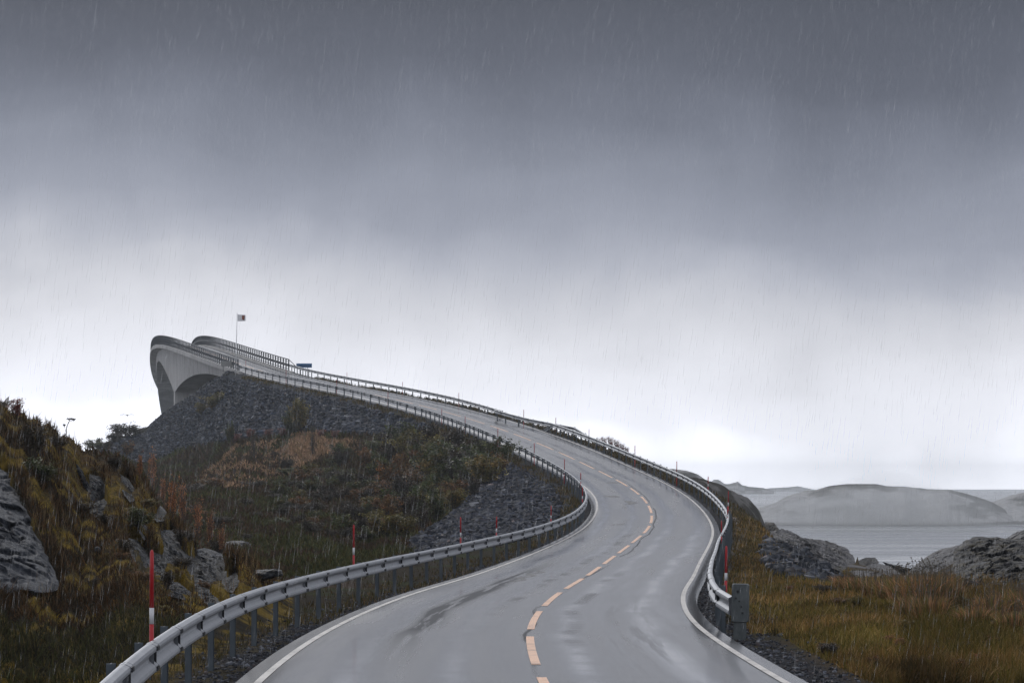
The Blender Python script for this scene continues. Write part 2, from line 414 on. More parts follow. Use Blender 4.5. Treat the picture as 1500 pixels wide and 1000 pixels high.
# beside the road
for s in np.arange(-20, 400, 6.0):
    w = W(s)
    for sd in (-1, 1):
        p, r = at(s, sd * (w / 2 + 1.7)); p[2] -= .15; ctrl.append(p)
    p, r = at(s, 0); p[2] -= .3; ctrl.append(p)
for s in np.arange(284, 400, 10.0):
    for o, dz in ((3.2, -.9), (7, -3.2), (16, -7)):
        p, r = at(s, W(s) / 2 + o); p[2] = max(p[2] + dz, -1); ctrl.append(p)
for s in np.arange(200, 262, 12.0):
    for o, dz in ((3.0, -.6), (5.5, -2.6), (9, -5.5), (14, -8.5)):
        p, r = at(s, W(s) / 2 + o); p[2] = max(p[2] + dz, -1); ctrl.append(p)
for q in far_tail: ctrl.append(q - np.array([0, 0, .72]))
for s in np.arange(-20, 45, 8.0):                    # beside and behind the camera
    for o in (-14, -8, 9, 16):
        p, r = at(s, o); p[2] -= .4; ctrl.append(p)
ctrl = np.array(ctrl)
def uv_of(X, Y): return np.stack([(X / Y * F) / 60.0, np.log(Y) * 4.0], -1)
keep = ctrl[:, 1] > 8; ctrl = ctrl[keep]
cu = uv_of(ctrl[:, 0], ctrl[:, 1])
D = np.sqrt(((cu[:, None] - cu[None]) ** 2).sum(-1) + .35)
A = -D; n = len(ctrl)
Pm = np.concatenate([np.ones((n, 1)), cu], 1)
K = np.zeros((n + 3, n + 3)); K[:n, :n] = A + np.eye(n) * .08; K[:n, n:] = Pm; K[n:, :n] = Pm.T
sol = np.linalg.solve(K, np.concatenate([ctrl[:, 2], [0, 0, 0]]))
def rbf(X, Y):
    u = uv_of(X, Y); out = np.empty(len(u))
    for i in range(0, len(u), 20000):
        q = u[i:i + 20000]
        d = np.sqrt(((q[:, None] - cu[None]) ** 2).sum(-1) + .35)
        out[i:i + 20000] = -d @ sol[:n] + sol[n] + q @ sol[n + 1:]
    return out
US = [(345, 541), (380, 550), (450, 571), (520, 588), (590, 609), (640, 627), (668, 640), (640, 650), (600, 642), (540, 636), (480, 634), (400, 636), (330, 647), (270, 662), (215, 684), (150, 666), (140, 640), (205, 605), (240, 580), (300, 550)]
LS = [(735, 674), (790, 684), (850, 716), (858, 765), (800, 785), (700, 806), (612, 812), (596, 795), (645, 764), (690, 722)]
TAN = [(283, 697), (325, 672), (352, 648), (430, 641), (520, 640), (545, 648), (480, 668), (430, 684), (405, 702), (345, 719), (298, 712)]
def zones(px, py, d, lat, X, Y):
    jx = fbm(X * .25 * 200 / d, Y * .05, seed=11, oct=3) * 14; jy = fbm(X * .25 * 200 / d, Y * .05, seed=23, oct=3) * 7
    up = inpoly(px + jx * .6, py + jy, US) & (d > 280) & (lat < 0)
    lo = inpoly(px + jx, py + jy, LS) & (d > 125) & (d < 262) & (lat < 0)
    ta = inpoly(px + jx * 2.2, py + jy * 2.2, TAN) & (d > 230)
    return up, lo, ta
def road_rel(X, Y):
    xc = np.interp(Y, RY, RX); th = np.interp(Y, RY, th_)
    return (X - xc) * np.cos(th), np.interp(Y, RY, RZ), np.interp(Y, RY, Wd), np.interp(Y, RY, S)
def height(X, Y):
    z = rbf(X, Y)
    lat, rz, w, s = road_rel(X, Y)
    out = np.abs(lat) - w / 2
    px = HX + F * X / Y; py = HY - F * (z - ZC) / Y
    up, lo, ta = zones(px, py, Y, lat, X, Y)
    stone = (up | lo)
    k = np.clip(Y / 90, .6, 3.2)
    mound = (Y < 112) & (lat < -3.5) & (px < 430)
    amp = np.where(mound, .34, np.where(Y > 112, np.where(lat > 0, .22, .30), .07))
    amp = np.where(stone, .12, amp)
    nz = fbm(X / (.8 * k), Y / (1.1 * k), seed=3, oct=4)
    big = fbm(X / (4 * k), Y / (6 * k), seed=5, oct=3)
    hum = amp * (1.5 * np.abs(nz) ** .8 - .25) + amp * 1.4 * big
    head = (lat > 20) & (Y > 230)
    hum = np.where((lat > 5) & (Y > 120) & (Y < 230) & (px > 1150), hum + .25 * np.abs(fbm(X / 1.8, Y / 4, seed=59, oct=5)) - .15, hum)
    hum = np.where(head, hum * 1.0 + .5 * np.abs(fbm(X / 3, Y / 12, seed=55, oct=5)) - .25, hum)
    inm = in_any(px, py, ROCKS_MOUND, 1) & (Y < 112) & (lat < 0); ins = in_any(px, py, ROCKS_SHORE, 3) & (Y > 100) & (Y < 260) & (lat > 0)
    hum = np.where(inm, -.30, np.where(ins, -.25, hum))
    z = z + hum * sstep(1.6, 4.5, out)
    c = (1 - sstep(1.3, 3.0, out)) * (s < S_ABUT + 3)
    z = z * (1 - c) + (rz - .14 - .05 * np.clip(out, 0, 2)) * c
    z = np.where((out < .2) & (s < S_ABUT + 3), rz - .25, z)
    return z
cols = np.arange(-200, 1701, 3.2)
def rows_(a, b, k): return np.exp(np.linspace(math.log(a), math.log(b), k, endpoint=False))
rows = np.concatenate([rows_(10, 45, 46), rows_(45, 100, 220), rows_(100, 200, 180), rows_(200, 330, 160), rows_(330, 500, 190), rows_(500, 760, 26), [760]])
GU, GD = np.meshgrid(cols, rows)
GX = (GU - HX) / F * GD; GY = GD
GZ = height(GX.ravel(), GY.ravel()).reshape(GX.shape)
nr, nc = GX.shape
GPY = HY - F * (GZ - ZC) / GD
def hit(px, py, dmin=0):
    """first ground point along the sight line of a photo pixel"""
    f = (px - cols[0]) / 3.2; c = int(np.clip(f, 0, nc - 2)); t = f - c
    y = GPY[:, c] * (1 - t) + GPY[:, c + 1] * t
    ok = np.where((y <= py) & (rows >= dmin))[0]
    if len(ok) == 0: return hit(px, py + 2, dmin) if py < 990 else None
    i = ok[0]; j = max(i - 1, 0)
    k = 0 if y[i] == y[j] else np.clip((py - y[j]) / (y[i] - y[j]), 0, 1)
    d = rows[j] * (1 - k) + rows[i] * k
    z = (GZ[j, c] * (1 - t) + GZ[j, c + 1] * t) * (1 - k) + (GZ[i, c] * (1 - t) + GZ[i, c + 1] * t) * k
    return np.array([(px - HX) / F * d, d, z])
def gz(X, Y):
    X = np.atleast_1d(X); Y = np.atleast_1d(Y)
    px = HX + F * X / Y; f = np.clip((px - cols[0]) / 3.2, 0, nc - 1.001); c = f.astype(int); t = f - c
    r = np.clip(np.interp(Y, rows, np.arange(nr)), 0, nr - 1.001); i = r.astype(int); k = r - i
    return (GZ[i, c] * (1 - t) + GZ[i, c + 1] * t) * (1 - k) + (GZ[i + 1, c] * (1 - t) + GZ[i + 1, c + 1] * t) * k

flatX, flatY, flatZ = GX.ravel(), GY.ravel(), GZ.ravel()
lat, rz, w, sg = road_rel(flatX, flatY)
lat_g = lat
out = np.abs(lat) - w / 2
upz, loz, taz = zones(GU.ravel(), GPY.ravel(), flatY, lat, flatX, flatY)
mix1 = fbm(flatX / 2.2, flatY / 3.0, seed=31, oct=4); mix2 = fbm(flatX / .7, flatY / 1.0, seed=37, oct=3); mix3 = fbm(flatX / 9, flatY / 14, seed=41, oct=3)
col = np.tile(np.array([.030, .024, .016]), (len(flatX), 1))
def setc(mask, c, k=1.0):
    global col
    f = (np.asarray(mask, float) * k)[:, None]; col = col * (1 - f) + np.array(c) * f
setc(sstep(.0, .35, mix1), (.030, .034, .014)); setc(sstep(.15, .5, mix3), (.050, .028, .016), .7)
mnd = (flatY < 115) & (lat < -3) & (GU.ravel() < 430)
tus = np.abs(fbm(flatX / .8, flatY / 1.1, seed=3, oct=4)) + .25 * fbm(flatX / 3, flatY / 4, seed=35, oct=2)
setc(mnd, (.020, .016, .010)); setc(mnd * sstep(.10, .26, tus), (.060, .044, .014)); setc(mnd * sstep(.25, .38, tus + .15 * mix1), (.15, .10, .014), .8); setc(mnd * sstep(.2, .45, mix3), (.07, .04, .018), .6)  # moss on the tussocks; hollows get a dark colour in place of shade
rg = (lat > 0) & (flatY < 175)
setc(rg, (.075, .050, .017)); setc(rg * sstep(.0, .4, mix1), (.055, .046, .015)); setc(rg * sstep(.1, .4, mix3), (.075, .042, .016), .7)
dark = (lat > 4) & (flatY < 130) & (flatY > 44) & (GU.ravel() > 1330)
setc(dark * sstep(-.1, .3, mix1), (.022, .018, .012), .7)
setc(taz, (.14, .095, .062)); setc(taz * sstep(.1, .35, mix1), (.10, .075, .03), .8)
setc(upz | loz, (.032, .038, .048))
shl = (1 - sstep(.9, 1.8, out)) * (sg < S_ABUT)
setc(shl, (.030, .030, .034))
setc(shl * sstep(0, .3, mix1) * (out > .55), (.045, .036, .016), .8)
head = (lat > 14) & (flatY > 230)
setc(head, (.036, .033, .028)); setc(head * sstep(-.05, .2, fbm(flatX / 2.5, flatY / 8, flatZ / 1.2, seed=51, oct=5) - .12 * sstep(6, 9, flatZ)), (.13, .125, .122), .9)
px_f = GU.ravel(); shore = (lat > 5) & (px_f > 1120) & (flatY > np.interp(px_f, [1120, 1180, 1240, 1330, 1420], [185, 150, 120, 110, 118])) & (flatY < 230)
rk = fbm(flatX / 1.3, flatY / 3.5, flatZ / .7, seed=57, oct=5)
setc(shore, (.15, .145, .145)); setc(shore * sstep(.0, .12, rk), (.075, .072, .072), .8); setc(shore * sstep(.12, .3, fbm(flatX / 1.6, flatY / 5, seed=58, oct=4)), (.06, .042, .016), .9)
wetb = (flatZ < .9) & (flatY > 130); setc(wetb, (.03, .03, .03))
# trodden path beside the right-hand rail
pth = np.abs(GU.ravel() - np.interp(flatY, [66, 90, 125, 170], [1088, 1084, 1080, 1078]) + 5 * fbm(flatX, flatY / 6, seed=61)) * flatY / F
setc((1 - sstep(.10, .32, pth)) * ((flatY > 64) & (flatY < 165)) * sstep(-.35, .15, mix2), (.17, .15, .135), .9)
idx = np.arange(nr * nc).reshape(nr, nc)
fq = np.stack([idx[:-1, :-1].ravel(), idx[:-1, 1:].ravel(), idx[1:, 1:].ravel(), idx[1:, :-1].ravel()], 1)
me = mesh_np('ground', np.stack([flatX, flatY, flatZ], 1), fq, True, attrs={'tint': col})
def make_ground():
    m, nt, b = mat('ground_cover')
    a = nn(nt, 'ShaderNodeAttribute', attribute_name='tint').outputs['Color']
    g = nt.nodes.new('ShaderNodeNewGeometry').outputs['Position']
    n1 = noise(nt, 2.2, 8, .7, g); n2 = noise(nt, 12, 6, .7, g)
    k = ramp(nt, n1, [(.3, (.45,) * 3), (.5, (1,) * 3), (.75, (1.5,) * 3)])
    c = mixc(nt, 1.0, a, k, 'MULTIPLY')
    c = mixc(nt, 1.0, c, ramp(nt, n2, [(.3, (.5,) * 3), (.7, (1.4,) * 3)]), 'MULTIPLY')
    nt.links.new(c, b.inputs['Base Color']); b.inputs['Roughness'].default_value = .95; b.inputs['Specular IOR Level'].default_value = .04
    bump(nt, b, math_(nt, 'ADD', n1, math_(nt, 'MULTIPLY', n2, .6)), .9, .12); return m
tag(link('ground', me, make_ground()), kind='structure')

# ------------------------------------------------------------------ sea, islands
def make_sea():
    m, nt, b = mat('sea_water')
    g = nt.nodes.new('ShaderNodeNewGeometry').outputs['Position']
    n1 = noise(nt, .35, 6, .6, mapping(nt, g, (.5, 1, 1))); n2 = noise(nt, .035, 6, .62, mapping(nt, g, (.18, 1, 1)), .4); n3 = noise(nt, 1.8, 5, .65, mapping(nt, g, (.6, 1, 1)))
    nt.links.new(ramp(nt, n2, [(.35, (.07, .08, .09)), (.65, (.13, .145, .16))]), b.inputs['Base Color'])
    nt.links.new(ramp(nt, n2, [(.38, (.07,) * 3), (.62, (.30,) * 3)]), b.inputs['Roughness'])
    b.inputs['IOR'].default_value = 1.33
    bump(nt, b, math_(nt, 'ADD', n1, math_(nt, 'MULTIPLY', n3, .25)), .012, .4); return m
sea = MB(); sea.add([(-7000, -300, 0), (7000, -300, 0), (7000, 8000, 0), (-7000, 8000, 0)], [(0, 1, 2, 3)])
tag(sea.build('sea', make_sea()), kind='structure')

def island(name, ridge, d0, dr, d1, rough, mats, seed, nx=260, ny=70):
    px = np.linspace(ridge[0][0], ridge[-1][0], nx)
    ry = np.interp(px, [r[0] for r in ridge], [r[1] for r in ridge])
    t = np.linspace(0, 1, ny)
    U, T = np.meshgrid(px, t)
    jit = fbm(px / 30, px * 0, seed=seed, oct=3) * .12
    DD = np.where(T < .6, d0 + (dr - d0) * (T / .6), dr + (d1 - dr) * ((T - .6) / .4)) + jit * (dr - d0) * (1 - T)
    ridge_h = (HY - ry) / F * dr + ZC
    tt = np.clip(T / .6, 0, 1)
    prof = np.where(T <= .6, .10 * sstep(0, .06, tt) + .12 * sstep(.06, .4, tt) + .78 * sstep(.22, 1.0, tt) ** .8, np.cos((T - .6) / .4 * math.pi / 2))
    X = (U - HX) / F * DD
    nz = fbm(X / rough, DD / rough, seed=seed + 3, oct=5)
    Z = -.6 + (ridge_h + .6) * prof * (1 + .0 * nz) + np.abs(nz) * .22 * ridge_h.max() * np.sin(np.clip(T / .62, 0, 1) * math.pi) - .02 * ridge_h.max()
    Z[0] = -1.0; Z[-1] = -1.0
    i = np.arange(nx * ny).reshape(ny, nx)
    f = np.stack([i[:-1, :-1].ravel(), i[:-1, 1:].ravel(), i[1:, 1:].ravel(), i[1:, :-1].ravel()], 1)
    grass = (fbm(X / 9, DD / 22, Z / 3, seed=seed + 9, oct=4) + .25 * sstep(.5, 1, tt) - .1 * sstep(.1, .3, tt))
    c = np.tile(np.array([.22, .22, .225]), (nx * ny, 1))
    gm = sstep(-.05, .2, grass).ravel()[:, None]
    c = c * (1 - gm) + np.array([.030, .031, .028]) * gm
    lowm = ((1 - sstep(.12, .2, tt)) * (T < .5)).ravel()[:, None]; c = c * (1 - lowm) + np.array([.085, .055, .035]) * lowm
    wl = ((Z < .45)).ravel()[:, None] * 1.0; c = c * (1 - wl) + np.array([.022, .02, .02]) * wl
    me = mesh_np(name, np.stack([X.ravel(), DD.ravel(), Z.ravel()], 1), f, True, attrs={'tint': c})
    return tag(link(name, me, mats), kind='structure')
M_island = attr_mat('island_ground', 'tint', .75, .2, 0, .5, .8, .5)
island('island', [(1090, 770), (1108, 745), (1132, 737), (1154, 725), (1178, 718), (1192, 717), (1213, 711), (1240, 708), (1284, 708), (1300, 711), (1324, 711), (1359, 715), (1392, 716), (1419, 723), (1438, 729), (1454, 735), (1475, 748), (1500, 770)], 622, 690, 760, 16, M_island, 71, 380, 90)
island('island', [(1420, 766), (1436, 748), (1454, 734), (1478, 725), (1500, 720), (1540, 714), (1600, 716), (1660, 730), (1720, 765)], 640, 735, 800, 18, M_island, 77)
island('island', [(900, 700), (940, 690), (984, 687), (1005, 689), (1022, 694), (1040, 706), (1058, 722), (1066, 745)], 860, 920, 990, 20, M_island, 79)
island('island', [(1025, 719), (1040, 706), (1046, 701.5), (1053, 702), (1062, 708), (1069, 708), (1075, 706), (1081, 704.6), (1087, 709.6), (1097, 712), (1119, 714), (1134, 719.5)], 3300, 3420, 3600, 90, M_island, 83)
island('island', [(1110, 719), (1127, 714.5), (1156, 713), (1169, 711.5), (1178, 713.5), (1190, 716), (1204, 718.5)], 4800, 4950, 5200, 120, M_island, 89)

# ------------------------------------------------------------------ road surface and markings
ss = np.concatenate([np.arange(-25, 240, .5), np.arange(240, 660, 1.0)])
offs = np.array([-1, -.8, -.6, -.4, -.2, 0, .2, .4, .6, .8, 1])
V, LATM, SM = [], [], []
for s in ss:
    e = W(s) / 2 + EDGE
    for o in offs:
        p, r = at(s, o * e, -.02 * abs(o)); V.append(p); LATM.append(o * e); SM.append(s)
    for o in (-1, 1):
        p, r = at(s, o * (e + .05), -.22); V.append(p); LATM.append(o * (e + .05)); SM.append(s)
nk = len(offs) + 2; order = [nk - 2] + list(range(len(offs))) + [nk - 1]
fs = []
for i in range(len(ss) - 1):
    for a, b in zip(order[:-1], order[1:]): fs.append((i * nk + a, i * nk + b, (i + 1) * nk + b, (i + 1) * nk + a))
rme = mesh_np('road', np.array(V), np.array(fs), True)
uvl = rme.uv_layers.new(name='lane'); li = np.empty(len(rme.loops), dtype=np.int32); rme.loops.foreach_get('vertex_index', li)
uvl.data.foreach_set('uv', np.stack([np.array(LATM)[li], np.array(SM)[li]], 1).astype(np.float32).ravel())
def make_road():
    m, nt, b = mat('wet_asphalt')
    uv = nn(nt, 'ShaderNodeUVMap', uv_map='lane').outputs[0]
    sep = nt.nodes.new('ShaderNodeSeparateXYZ'); nt.links.new(uv, sep.inputs[0]); L, Sx = sep.outputs[0], sep.outputs[1]
    g = nt.nodes.new('ShaderNodeNewGeometry').outputs['Position']
    along = noise(nt, 1.0, 6, .6, mapping(nt, uv, (1.6, .05, 1)), .3)
    fine = noise(nt, 30, 4, .7, g); blot = noise(nt, .22, 5, .6, g, .5); along2 = noise(nt, 1.0, 4, .6, mapping(nt, uv, (4.5, .10, 1)))
    wob = math_(nt, 'MULTIPLY', math_(nt, 'SUBTRACT', noise(nt, 1.0, 3, .5, mapping(nt, uv, (0.0, .07, 1))), .5), .7)
    Lw = math_(nt, 'ADD', L, wob)
    tracks = None                                   # four polished wheel tracks
    for c in (-2.15, -.85, .85, 2.2):
        d = math_(nt, 'ABSOLUTE', math_(nt, 'SUBTRACT', Lw, c))
        k = ramp(nt, d, [(.0, (1, 1, 1)), (.42, (0, 0, 0))], 'EASE')
        tracks = k if tracks is None else math_(nt, 'ADD', tracks, k)
    col = ramp(nt, along, [(.3, (.030, .031, .034)), (.7, (.058, .060, .066))])
    col = mixc(nt, math_(nt, 'MULTIPLY', tracks, .35), col, (.075, .078, .085))
    col = mixc(nt, 1.0, col, ramp(nt, noise(nt, 38, 2, .6, g), [(.32, (.55,) * 3), (.7, (1.5,) * 3)]), 'MULTIPLY')
    # dark bleeding streak in the left lane, broken by noise
    def band(c, wdt, s0, s1):
        d = math_(nt, 'ABSOLUTE', math_(nt, 'SUBTRACT', Lw, c))
        k = ramp(nt, math_(nt, 'DIVIDE', d, wdt), [(.35, (1, 1, 1)), (1.0, (0, 0, 0))])
        a = math_(nt, 'DIVIDE', math_(nt, 'SUBTRACT', Sx, s0 - 8), 16.0, True); e = math_(nt, 'DIVIDE', math_(nt, 'SUBTRACT', s1 + 12, Sx), 24.0, True)
        return math_(nt, 'MULTIPLY', k, math_(nt, 'MULTIPLY', a, e))
    st = math_(nt, 'MULTIPLY', band(-1.68, .44, 50, 108), ramp(nt, along2, [(.34, (0, 0, 0)), (.48, (1, 1, 1))]))
    st2 = math_(nt, 'MULTIPLY', math_(nt, 'ADD', band(.95, .20, 48, 96), band(-.55, .22, 62, 150)), ramp(nt, blot, [(.42, (0, 0, 0)), (.6, (.8, .8, .8))]))
    st3 = math_(nt, 'MULTIPLY', math_(nt, 'ADD', band(1.9, .5, 44, 70), band(-1.2, .25, 150, 230)), ramp(nt, along2, [(.5, (0, 0, 0)), (.62, (.6, .6, .6))]))
    # tar-sealed longitudinal joint beside the centre line
    jt = math_(nt, 'MULTIPLY', band(.22, .06, 40, 400), ramp(nt, along, [(.40, (0, 0, 0)), (.5, (1, 1, 1))]))
    dark = math_(nt, 'MINIMUM', math_(nt, 'ADD', math_(nt, 'ADD', st, st2), math_(nt, 'ADD', st3, jt)), 1.0)
    col = mixc(nt, math_(nt, 'MULTIPLY', dark, .9), col, (.012, .012, .014))
    nt.links.new(col, b.inputs['Base Color'])
    r = ramp(nt, along, [(.25, (.18,) * 3), (.75, (.34,) * 3)])
    r = mixc(nt, math_(nt, 'MULTIPLY', tracks, .85), r, (.10, .10, .10))
    r = mixc(nt, ramp(nt, blot, [(.4, (0, 0, 0)), (.7, (.6, .6, .6))]), r, (.24, .24, .24))
    pud = noise(nt, 1.0, 5, .6, mapping(nt, uv, (1.1, .035, 1)), .4)
    r = mixc(nt, ramp(nt, pud, [(.46, (0, 0, 0)), (.72, (.7,) * 3)]), r, (.14, .14, .14))
    r = mixc(nt, math_(nt, 'MULTIPLY', dark, .9), r, (.34, .34, .34))
    nt.links.new(r, b.inputs['Roughness'])
    nt.links.new(ramp(nt, dark, [(0, (.5,) * 3), (1, (.02,) * 3)]), b.inputs['Specular IOR Level'])
    bump(nt, b, fine, .03, .004); return m
M_road = make_road()
road = tag(link('road', rme, M_road), kind='structure')
def make_paint(name, c0, c1):
    m, nt, b = mat(name)
    g = nt.nodes.new('ShaderNodeNewGeometry').outputs['Position']
    n = noise(nt, 5, 8, .75, g); n2 = noise(nt, 28, 4, .7, g)
    c = ramp(nt, n, [(.25, c0), (.6, c1)]); c = mixc(nt, ramp(nt, n2, [(.56, (0, 0, 0)), (.72, (.85,) * 3)]), c, (.06, .06, .065)); c = mixc(nt, ramp(nt, noise(nt, .9, 6, .7, g), [(.50, (0, 0, 0)), (.72, (.65,) * 3)]), c, (.09, .085, .085))
    nt.links.new(c, b.inputs['Base Color']); b.inputs['Roughness'].default_value = .55; b.inputs['Specular IOR Level'].default_value = .3
    bump(nt, b, n2, .3, .006); return m
M_wline = make_paint('white_road_paint', (.40, .385, .365), (.60, .575, .54))
M_yline = make_paint('orange_road_paint', (.55, .33, .22), (.80, .52, .36))
def strip(mb, s0, s1, off, wd, step=.5, dz=.006):
    q = np.arange(s0, s1 + 1e-6, step) if s1 - s0 > step else np.array([s0, s1])
    vs, fs = [], []
    for i, s in enumerate(q):
        e = W(s) / 2 + EDGE; o = off(s)
        for k in (-.5, .5):
            p, r = at(s, o + k * wd(s)); p[2] += dz - .02 * abs((o + k * wd(s)) / e); vs.append(p)
        if i: fs.append((2 * i - 2, 2 * i - 1, 2 * i + 1, 2 * i))
    mb.add(vs, fs)
el = MB()
for sd in (-1, 1): strip(el, -20, 640, lambda s: sd * W(s) / 2, lambda s: .10, 1.0)
el.build('edge_line', M_wline, road)
cl = MB()
for k in range(-4, 46):
    s0 = 45.6 + 12 * k
    strip(cl, s0, s0 + 9.0, lambda s: float(np.interp(s, S, OC)), lambda s: .125, .5)
cl.build('centre_line', M_yline, road)
# repair patches and sealed cracks let into the asphalt
M_patch = simple('patch_asphalt', (.022, .022, .025), .5, 0, .3, 8, .4, .2)
pt = MB()
for s0, s1, o, wd in ((88, 99, -1.45, .9), (176, 181, -.8, 1.0), (186, 188.4, -1.5, 1.4), (206, 207.6, -.4, 2.2), (152, 153, -1.5, 1.6)):
    strip(pt, s0, s1, lambda s: o + .12 * math.sin(s * 1.7), lambda s: wd * (.72 + .28 * math.sin(s * 2.3 + o)) * (.25 if s1 - s0 > 9 else .6), .35, .003)
pt.build('repair_patch', M_patch, road)

# ------------------------------------------------------------------ guardrails
PROF = [(.0, .745), (.028, .752), (.078, .730), (.086, .70), (.078, .668), (.018, .620), (.012, .595), (.018, .570), (.078, .522), (.086, .49), (.078, .460), (.028, .438), (.0, .445)]
PROF_IN = [(a - .016, b) for a, b in PROF]
def beam_profile(side):      # side=+1: the road lies on the +right side
    p = PROF + PROF_IN[::-1]
    return [(side * a, b) for a, b in p]
def post_mesh(h0, h1):
    mb = MB(); H = h1 - h0; z = (h1 + h0) / 2
    mb.box((0, 0, z), (.012, .09, H)); mb.box((.045, 0, z), (.078, .014, H - .004)); 
    mb.box((-.045, .0, z), (.078, .014, H - .004))
    mb.box((.085, .0, z), (.010, .07, H - .008)); mb.box((-.085, .0, z), (.010, .07, H - .008))
    return mb.mesh('post')
POST = post_mesh(-.55, .755); POST.materials.append(M_post)
def frames(pts):
    pts = np.array(pts); d = np.gradient(pts, axis=0); d[:, 2] = 0; d /= np.linalg.norm(d, axis=1)[:, None]
    return pts, np.stack([d[:, 1], -d[:, 0]], 1), d
def densify(pts, step=.5):
    pts = np.array(pts); L = np.concatenate([[0], np.cumsum(np.linalg.norm(np.diff(pts, axis=0), axis=1))])
    q = np.linspace(0, L[-1], int(L[-1] / step) + 2)
    return np.stack([np.interp(q, L, pts[:, k]) for k in range(3)], 1), q
def guardrail(path, side, label, post_at, joint=4.0, group='steel guardrails along the road', slant_start=False):
    """path: base points of the beam line (rail top = base + .75)"""
    base, q = densify(path); pts, rt, dv = frames(base)
    mid = pts[0]
    root = tag(empty('guardrail', tuple(mid)), label, 'guardrail', group)
    loc = np.array(mid)
    mb = MB(); mb.sweep(pts - loc, rt, beam_profile(side))
    # lapped joints: a slightly proud short sleeve with bolt heads
    Lr = q[-1]
    for s in np.arange(joint / 2, Lr, joint):
        i = int(np.searchsorted(q, s)); i = min(max(i, 1), len(q) - 2)
        k0 = max(i - 1, 0); t = (s - q[i - 1]) / max(q[i] - q[i - 1], 1e-6); c = pts[i - 1] * (1 - t) + pts[i] * t - loc
        d = dv[i]; r = rt[i]; slope = (pts[i, 2] - pts[i - 1, 2]) / max(q[i] - q[i - 1], 1e-6)
        two = [c - d * .17 - np.array([0, 0, slope * .17]), c + d * .17 + np.array([0, 0, slope * .17])]
        mb.m = 0; pr = [(side * (a + .006), .598 + (b - .598) * 1.015) for a, b in PROF] + [(side * (a - .022), .598 + (b - .598) * 1.015) for a, b in PROF[::-1]]
        mb.sweep(two, [r, r], pr)
        mb.m = 1
        e = [two[1] - d * .002, two[1] + d * .018]
        prd = [(side * (a + .008), .598 + (b - .598) * 1.02) for a, b in PROF] + [(side * (a - .020), .598 + (b - .598) * 1.02) for a, b in PROF[::-1]]
        mb.sweep(e, [r, r], prd)
        R = Matrix(((r[0], d[0], 0), (r[1], d[1], 0), (0, 0, 1)))
        for dd in (-.12, .02, .11):
            for hz, a in ((.70, .094), (.49, .094), (.597, .02)):
                pnt = c + d * dd + np.array([r[0] * side * a, r[1] * side * a, hz + slope * dd]); mb.box(pnt, (.022, .05, .045), R)
    b = mb.build('beam', [M_steel, M_bolt], root, True); fix_normals(b)
    for p in b.data.polygons: p.use_smooth = False
    for s in post_at(q[-1]):
        i = min(max(int(np.searchsorted(q, s)), 1), len(q) - 1); t = (s - q[i - 1]) / max(q[i] - q[i - 1], 1e-6)
        c = pts[i - 1] * (1 - t) + pts[i] * t - loc; r = rt[i]
        o = link('post', POST, None, root, tuple(c - np.array([r[0], r[1], 0]) * side * .105)); o.rotation_euler = (0, 0, math.atan2(dv[i][1], dv[i][0]))
        o.rotation_euler[0] = random.gauss(0, .006)
    return root, b
sL = np.arange(22, 411, 1.0); pL = np.array([at(s, -W(s) / 2 - oL(s))[0] for s in sL])
def posts_left(L):
    a = list(np.arange(2, 240, 4.0)) + list(np.arange(240, 276, 2.4)) + list(np.arange(277, L, 5.0)); return a
rail_left, _ = guardrail(pL, 1, 'long steel guardrail on the left of the road from the foreground to the bridge', posts_left)
sR = np.arange(272, 62, -1.0)
pR = [at(s, W(s) / 2 + oR(s))[0] for s in sR] + [p - np.array([0, 0, .75]) for p in near_tail]
st0 = at(272, W(272) / 2 + oR(272))[0]; st1 = at(276, W(276) / 2 + oR(276) - .02, -.62)[0]
pR = [st1 + np.array([.0, 0, 0])] + pR
def posts_right(L): return list(np.arange(4.6, 16, 2.0)) + list(np.arange(17, L - .6, 4.0))
rail_right, _ = guardrail(pR, 1, 'steel guardrail along the right of the bend ending in a grey end plate', posts_right)
sF = np.arange(411, 296, -1.0)
pF = [at(s, W(s) / 2 + oR(s), float(np.interp(s, [296, 320, 412], [-.22, -.05, .12])))[0] for s in sF] + [p - np.array([0, 0, .75]) for p in far_tail]
rail_far, _ = guardrail(pF, 1, 'steel guardrail on the far right verge bending away from the road at its lower end', lambda L: list(np.arange(1, 14, 2.0)) + list(np.arange(15, L - 1, 4.0)))
for r_, s_ in ((rail_right, 0), (rail_far, 0)): pass

# end plate of the right-hand rail
def rounded_plate(mb, w_, h_, t_, r_=.04, n=6):
    pts = []
    for cx, cz, a0 in ((w_ / 2 - r_, h_ / 2 - r_, 0), (-w_ / 2 + r_, h_ / 2 - r_, 90), (-w_ / 2 + r_, -h_ / 2 + r_, 180), (w_ / 2 - r_, -h_ / 2 + r_, 270)):
        for k in range(n + 1):
            a = math.radians(a0 + 90 * k / n); pts.append((cx + r_ * math.cos(a), cz + r_ * math.sin(a)))
    m = len(pts); ins = [(x * .93, z * .97) for x, z in pts]
    vs = [(x, t_ / 2, z) for x, z in pts] + [(x, -t_ / 2 + .015, z) for x, z in pts] + [(x, -t_ / 2, z) for x, z in ins]
    fs = [tuple(range(m))] + [(i, i + m, (i + 1) % m + m, (i + 1) % m) for i in range(m)] + [(i + m, i + 2 * m, (i + 1) % m + 2 * m, (i + 1) % m + m) for i in range(m)] + [tuple(range(2 * m, 3 * m))[::-1]]
    mb.add(vs, fs)
ep = P(1084.5, 882.5, 56.0)
mb = MB(); rounded_plate(mb, .29, .63, .13); mb.m = 1
for x, z, rr in ((-.045, .19, .028), (-.075, .08, .018), (.02, -.06, .02), (.04, -.16, .022), (-.02, .03, .015)):
    mb.tube([(x, -.055, z), (x, -.085, z)], [rr, rr * .8], 10)
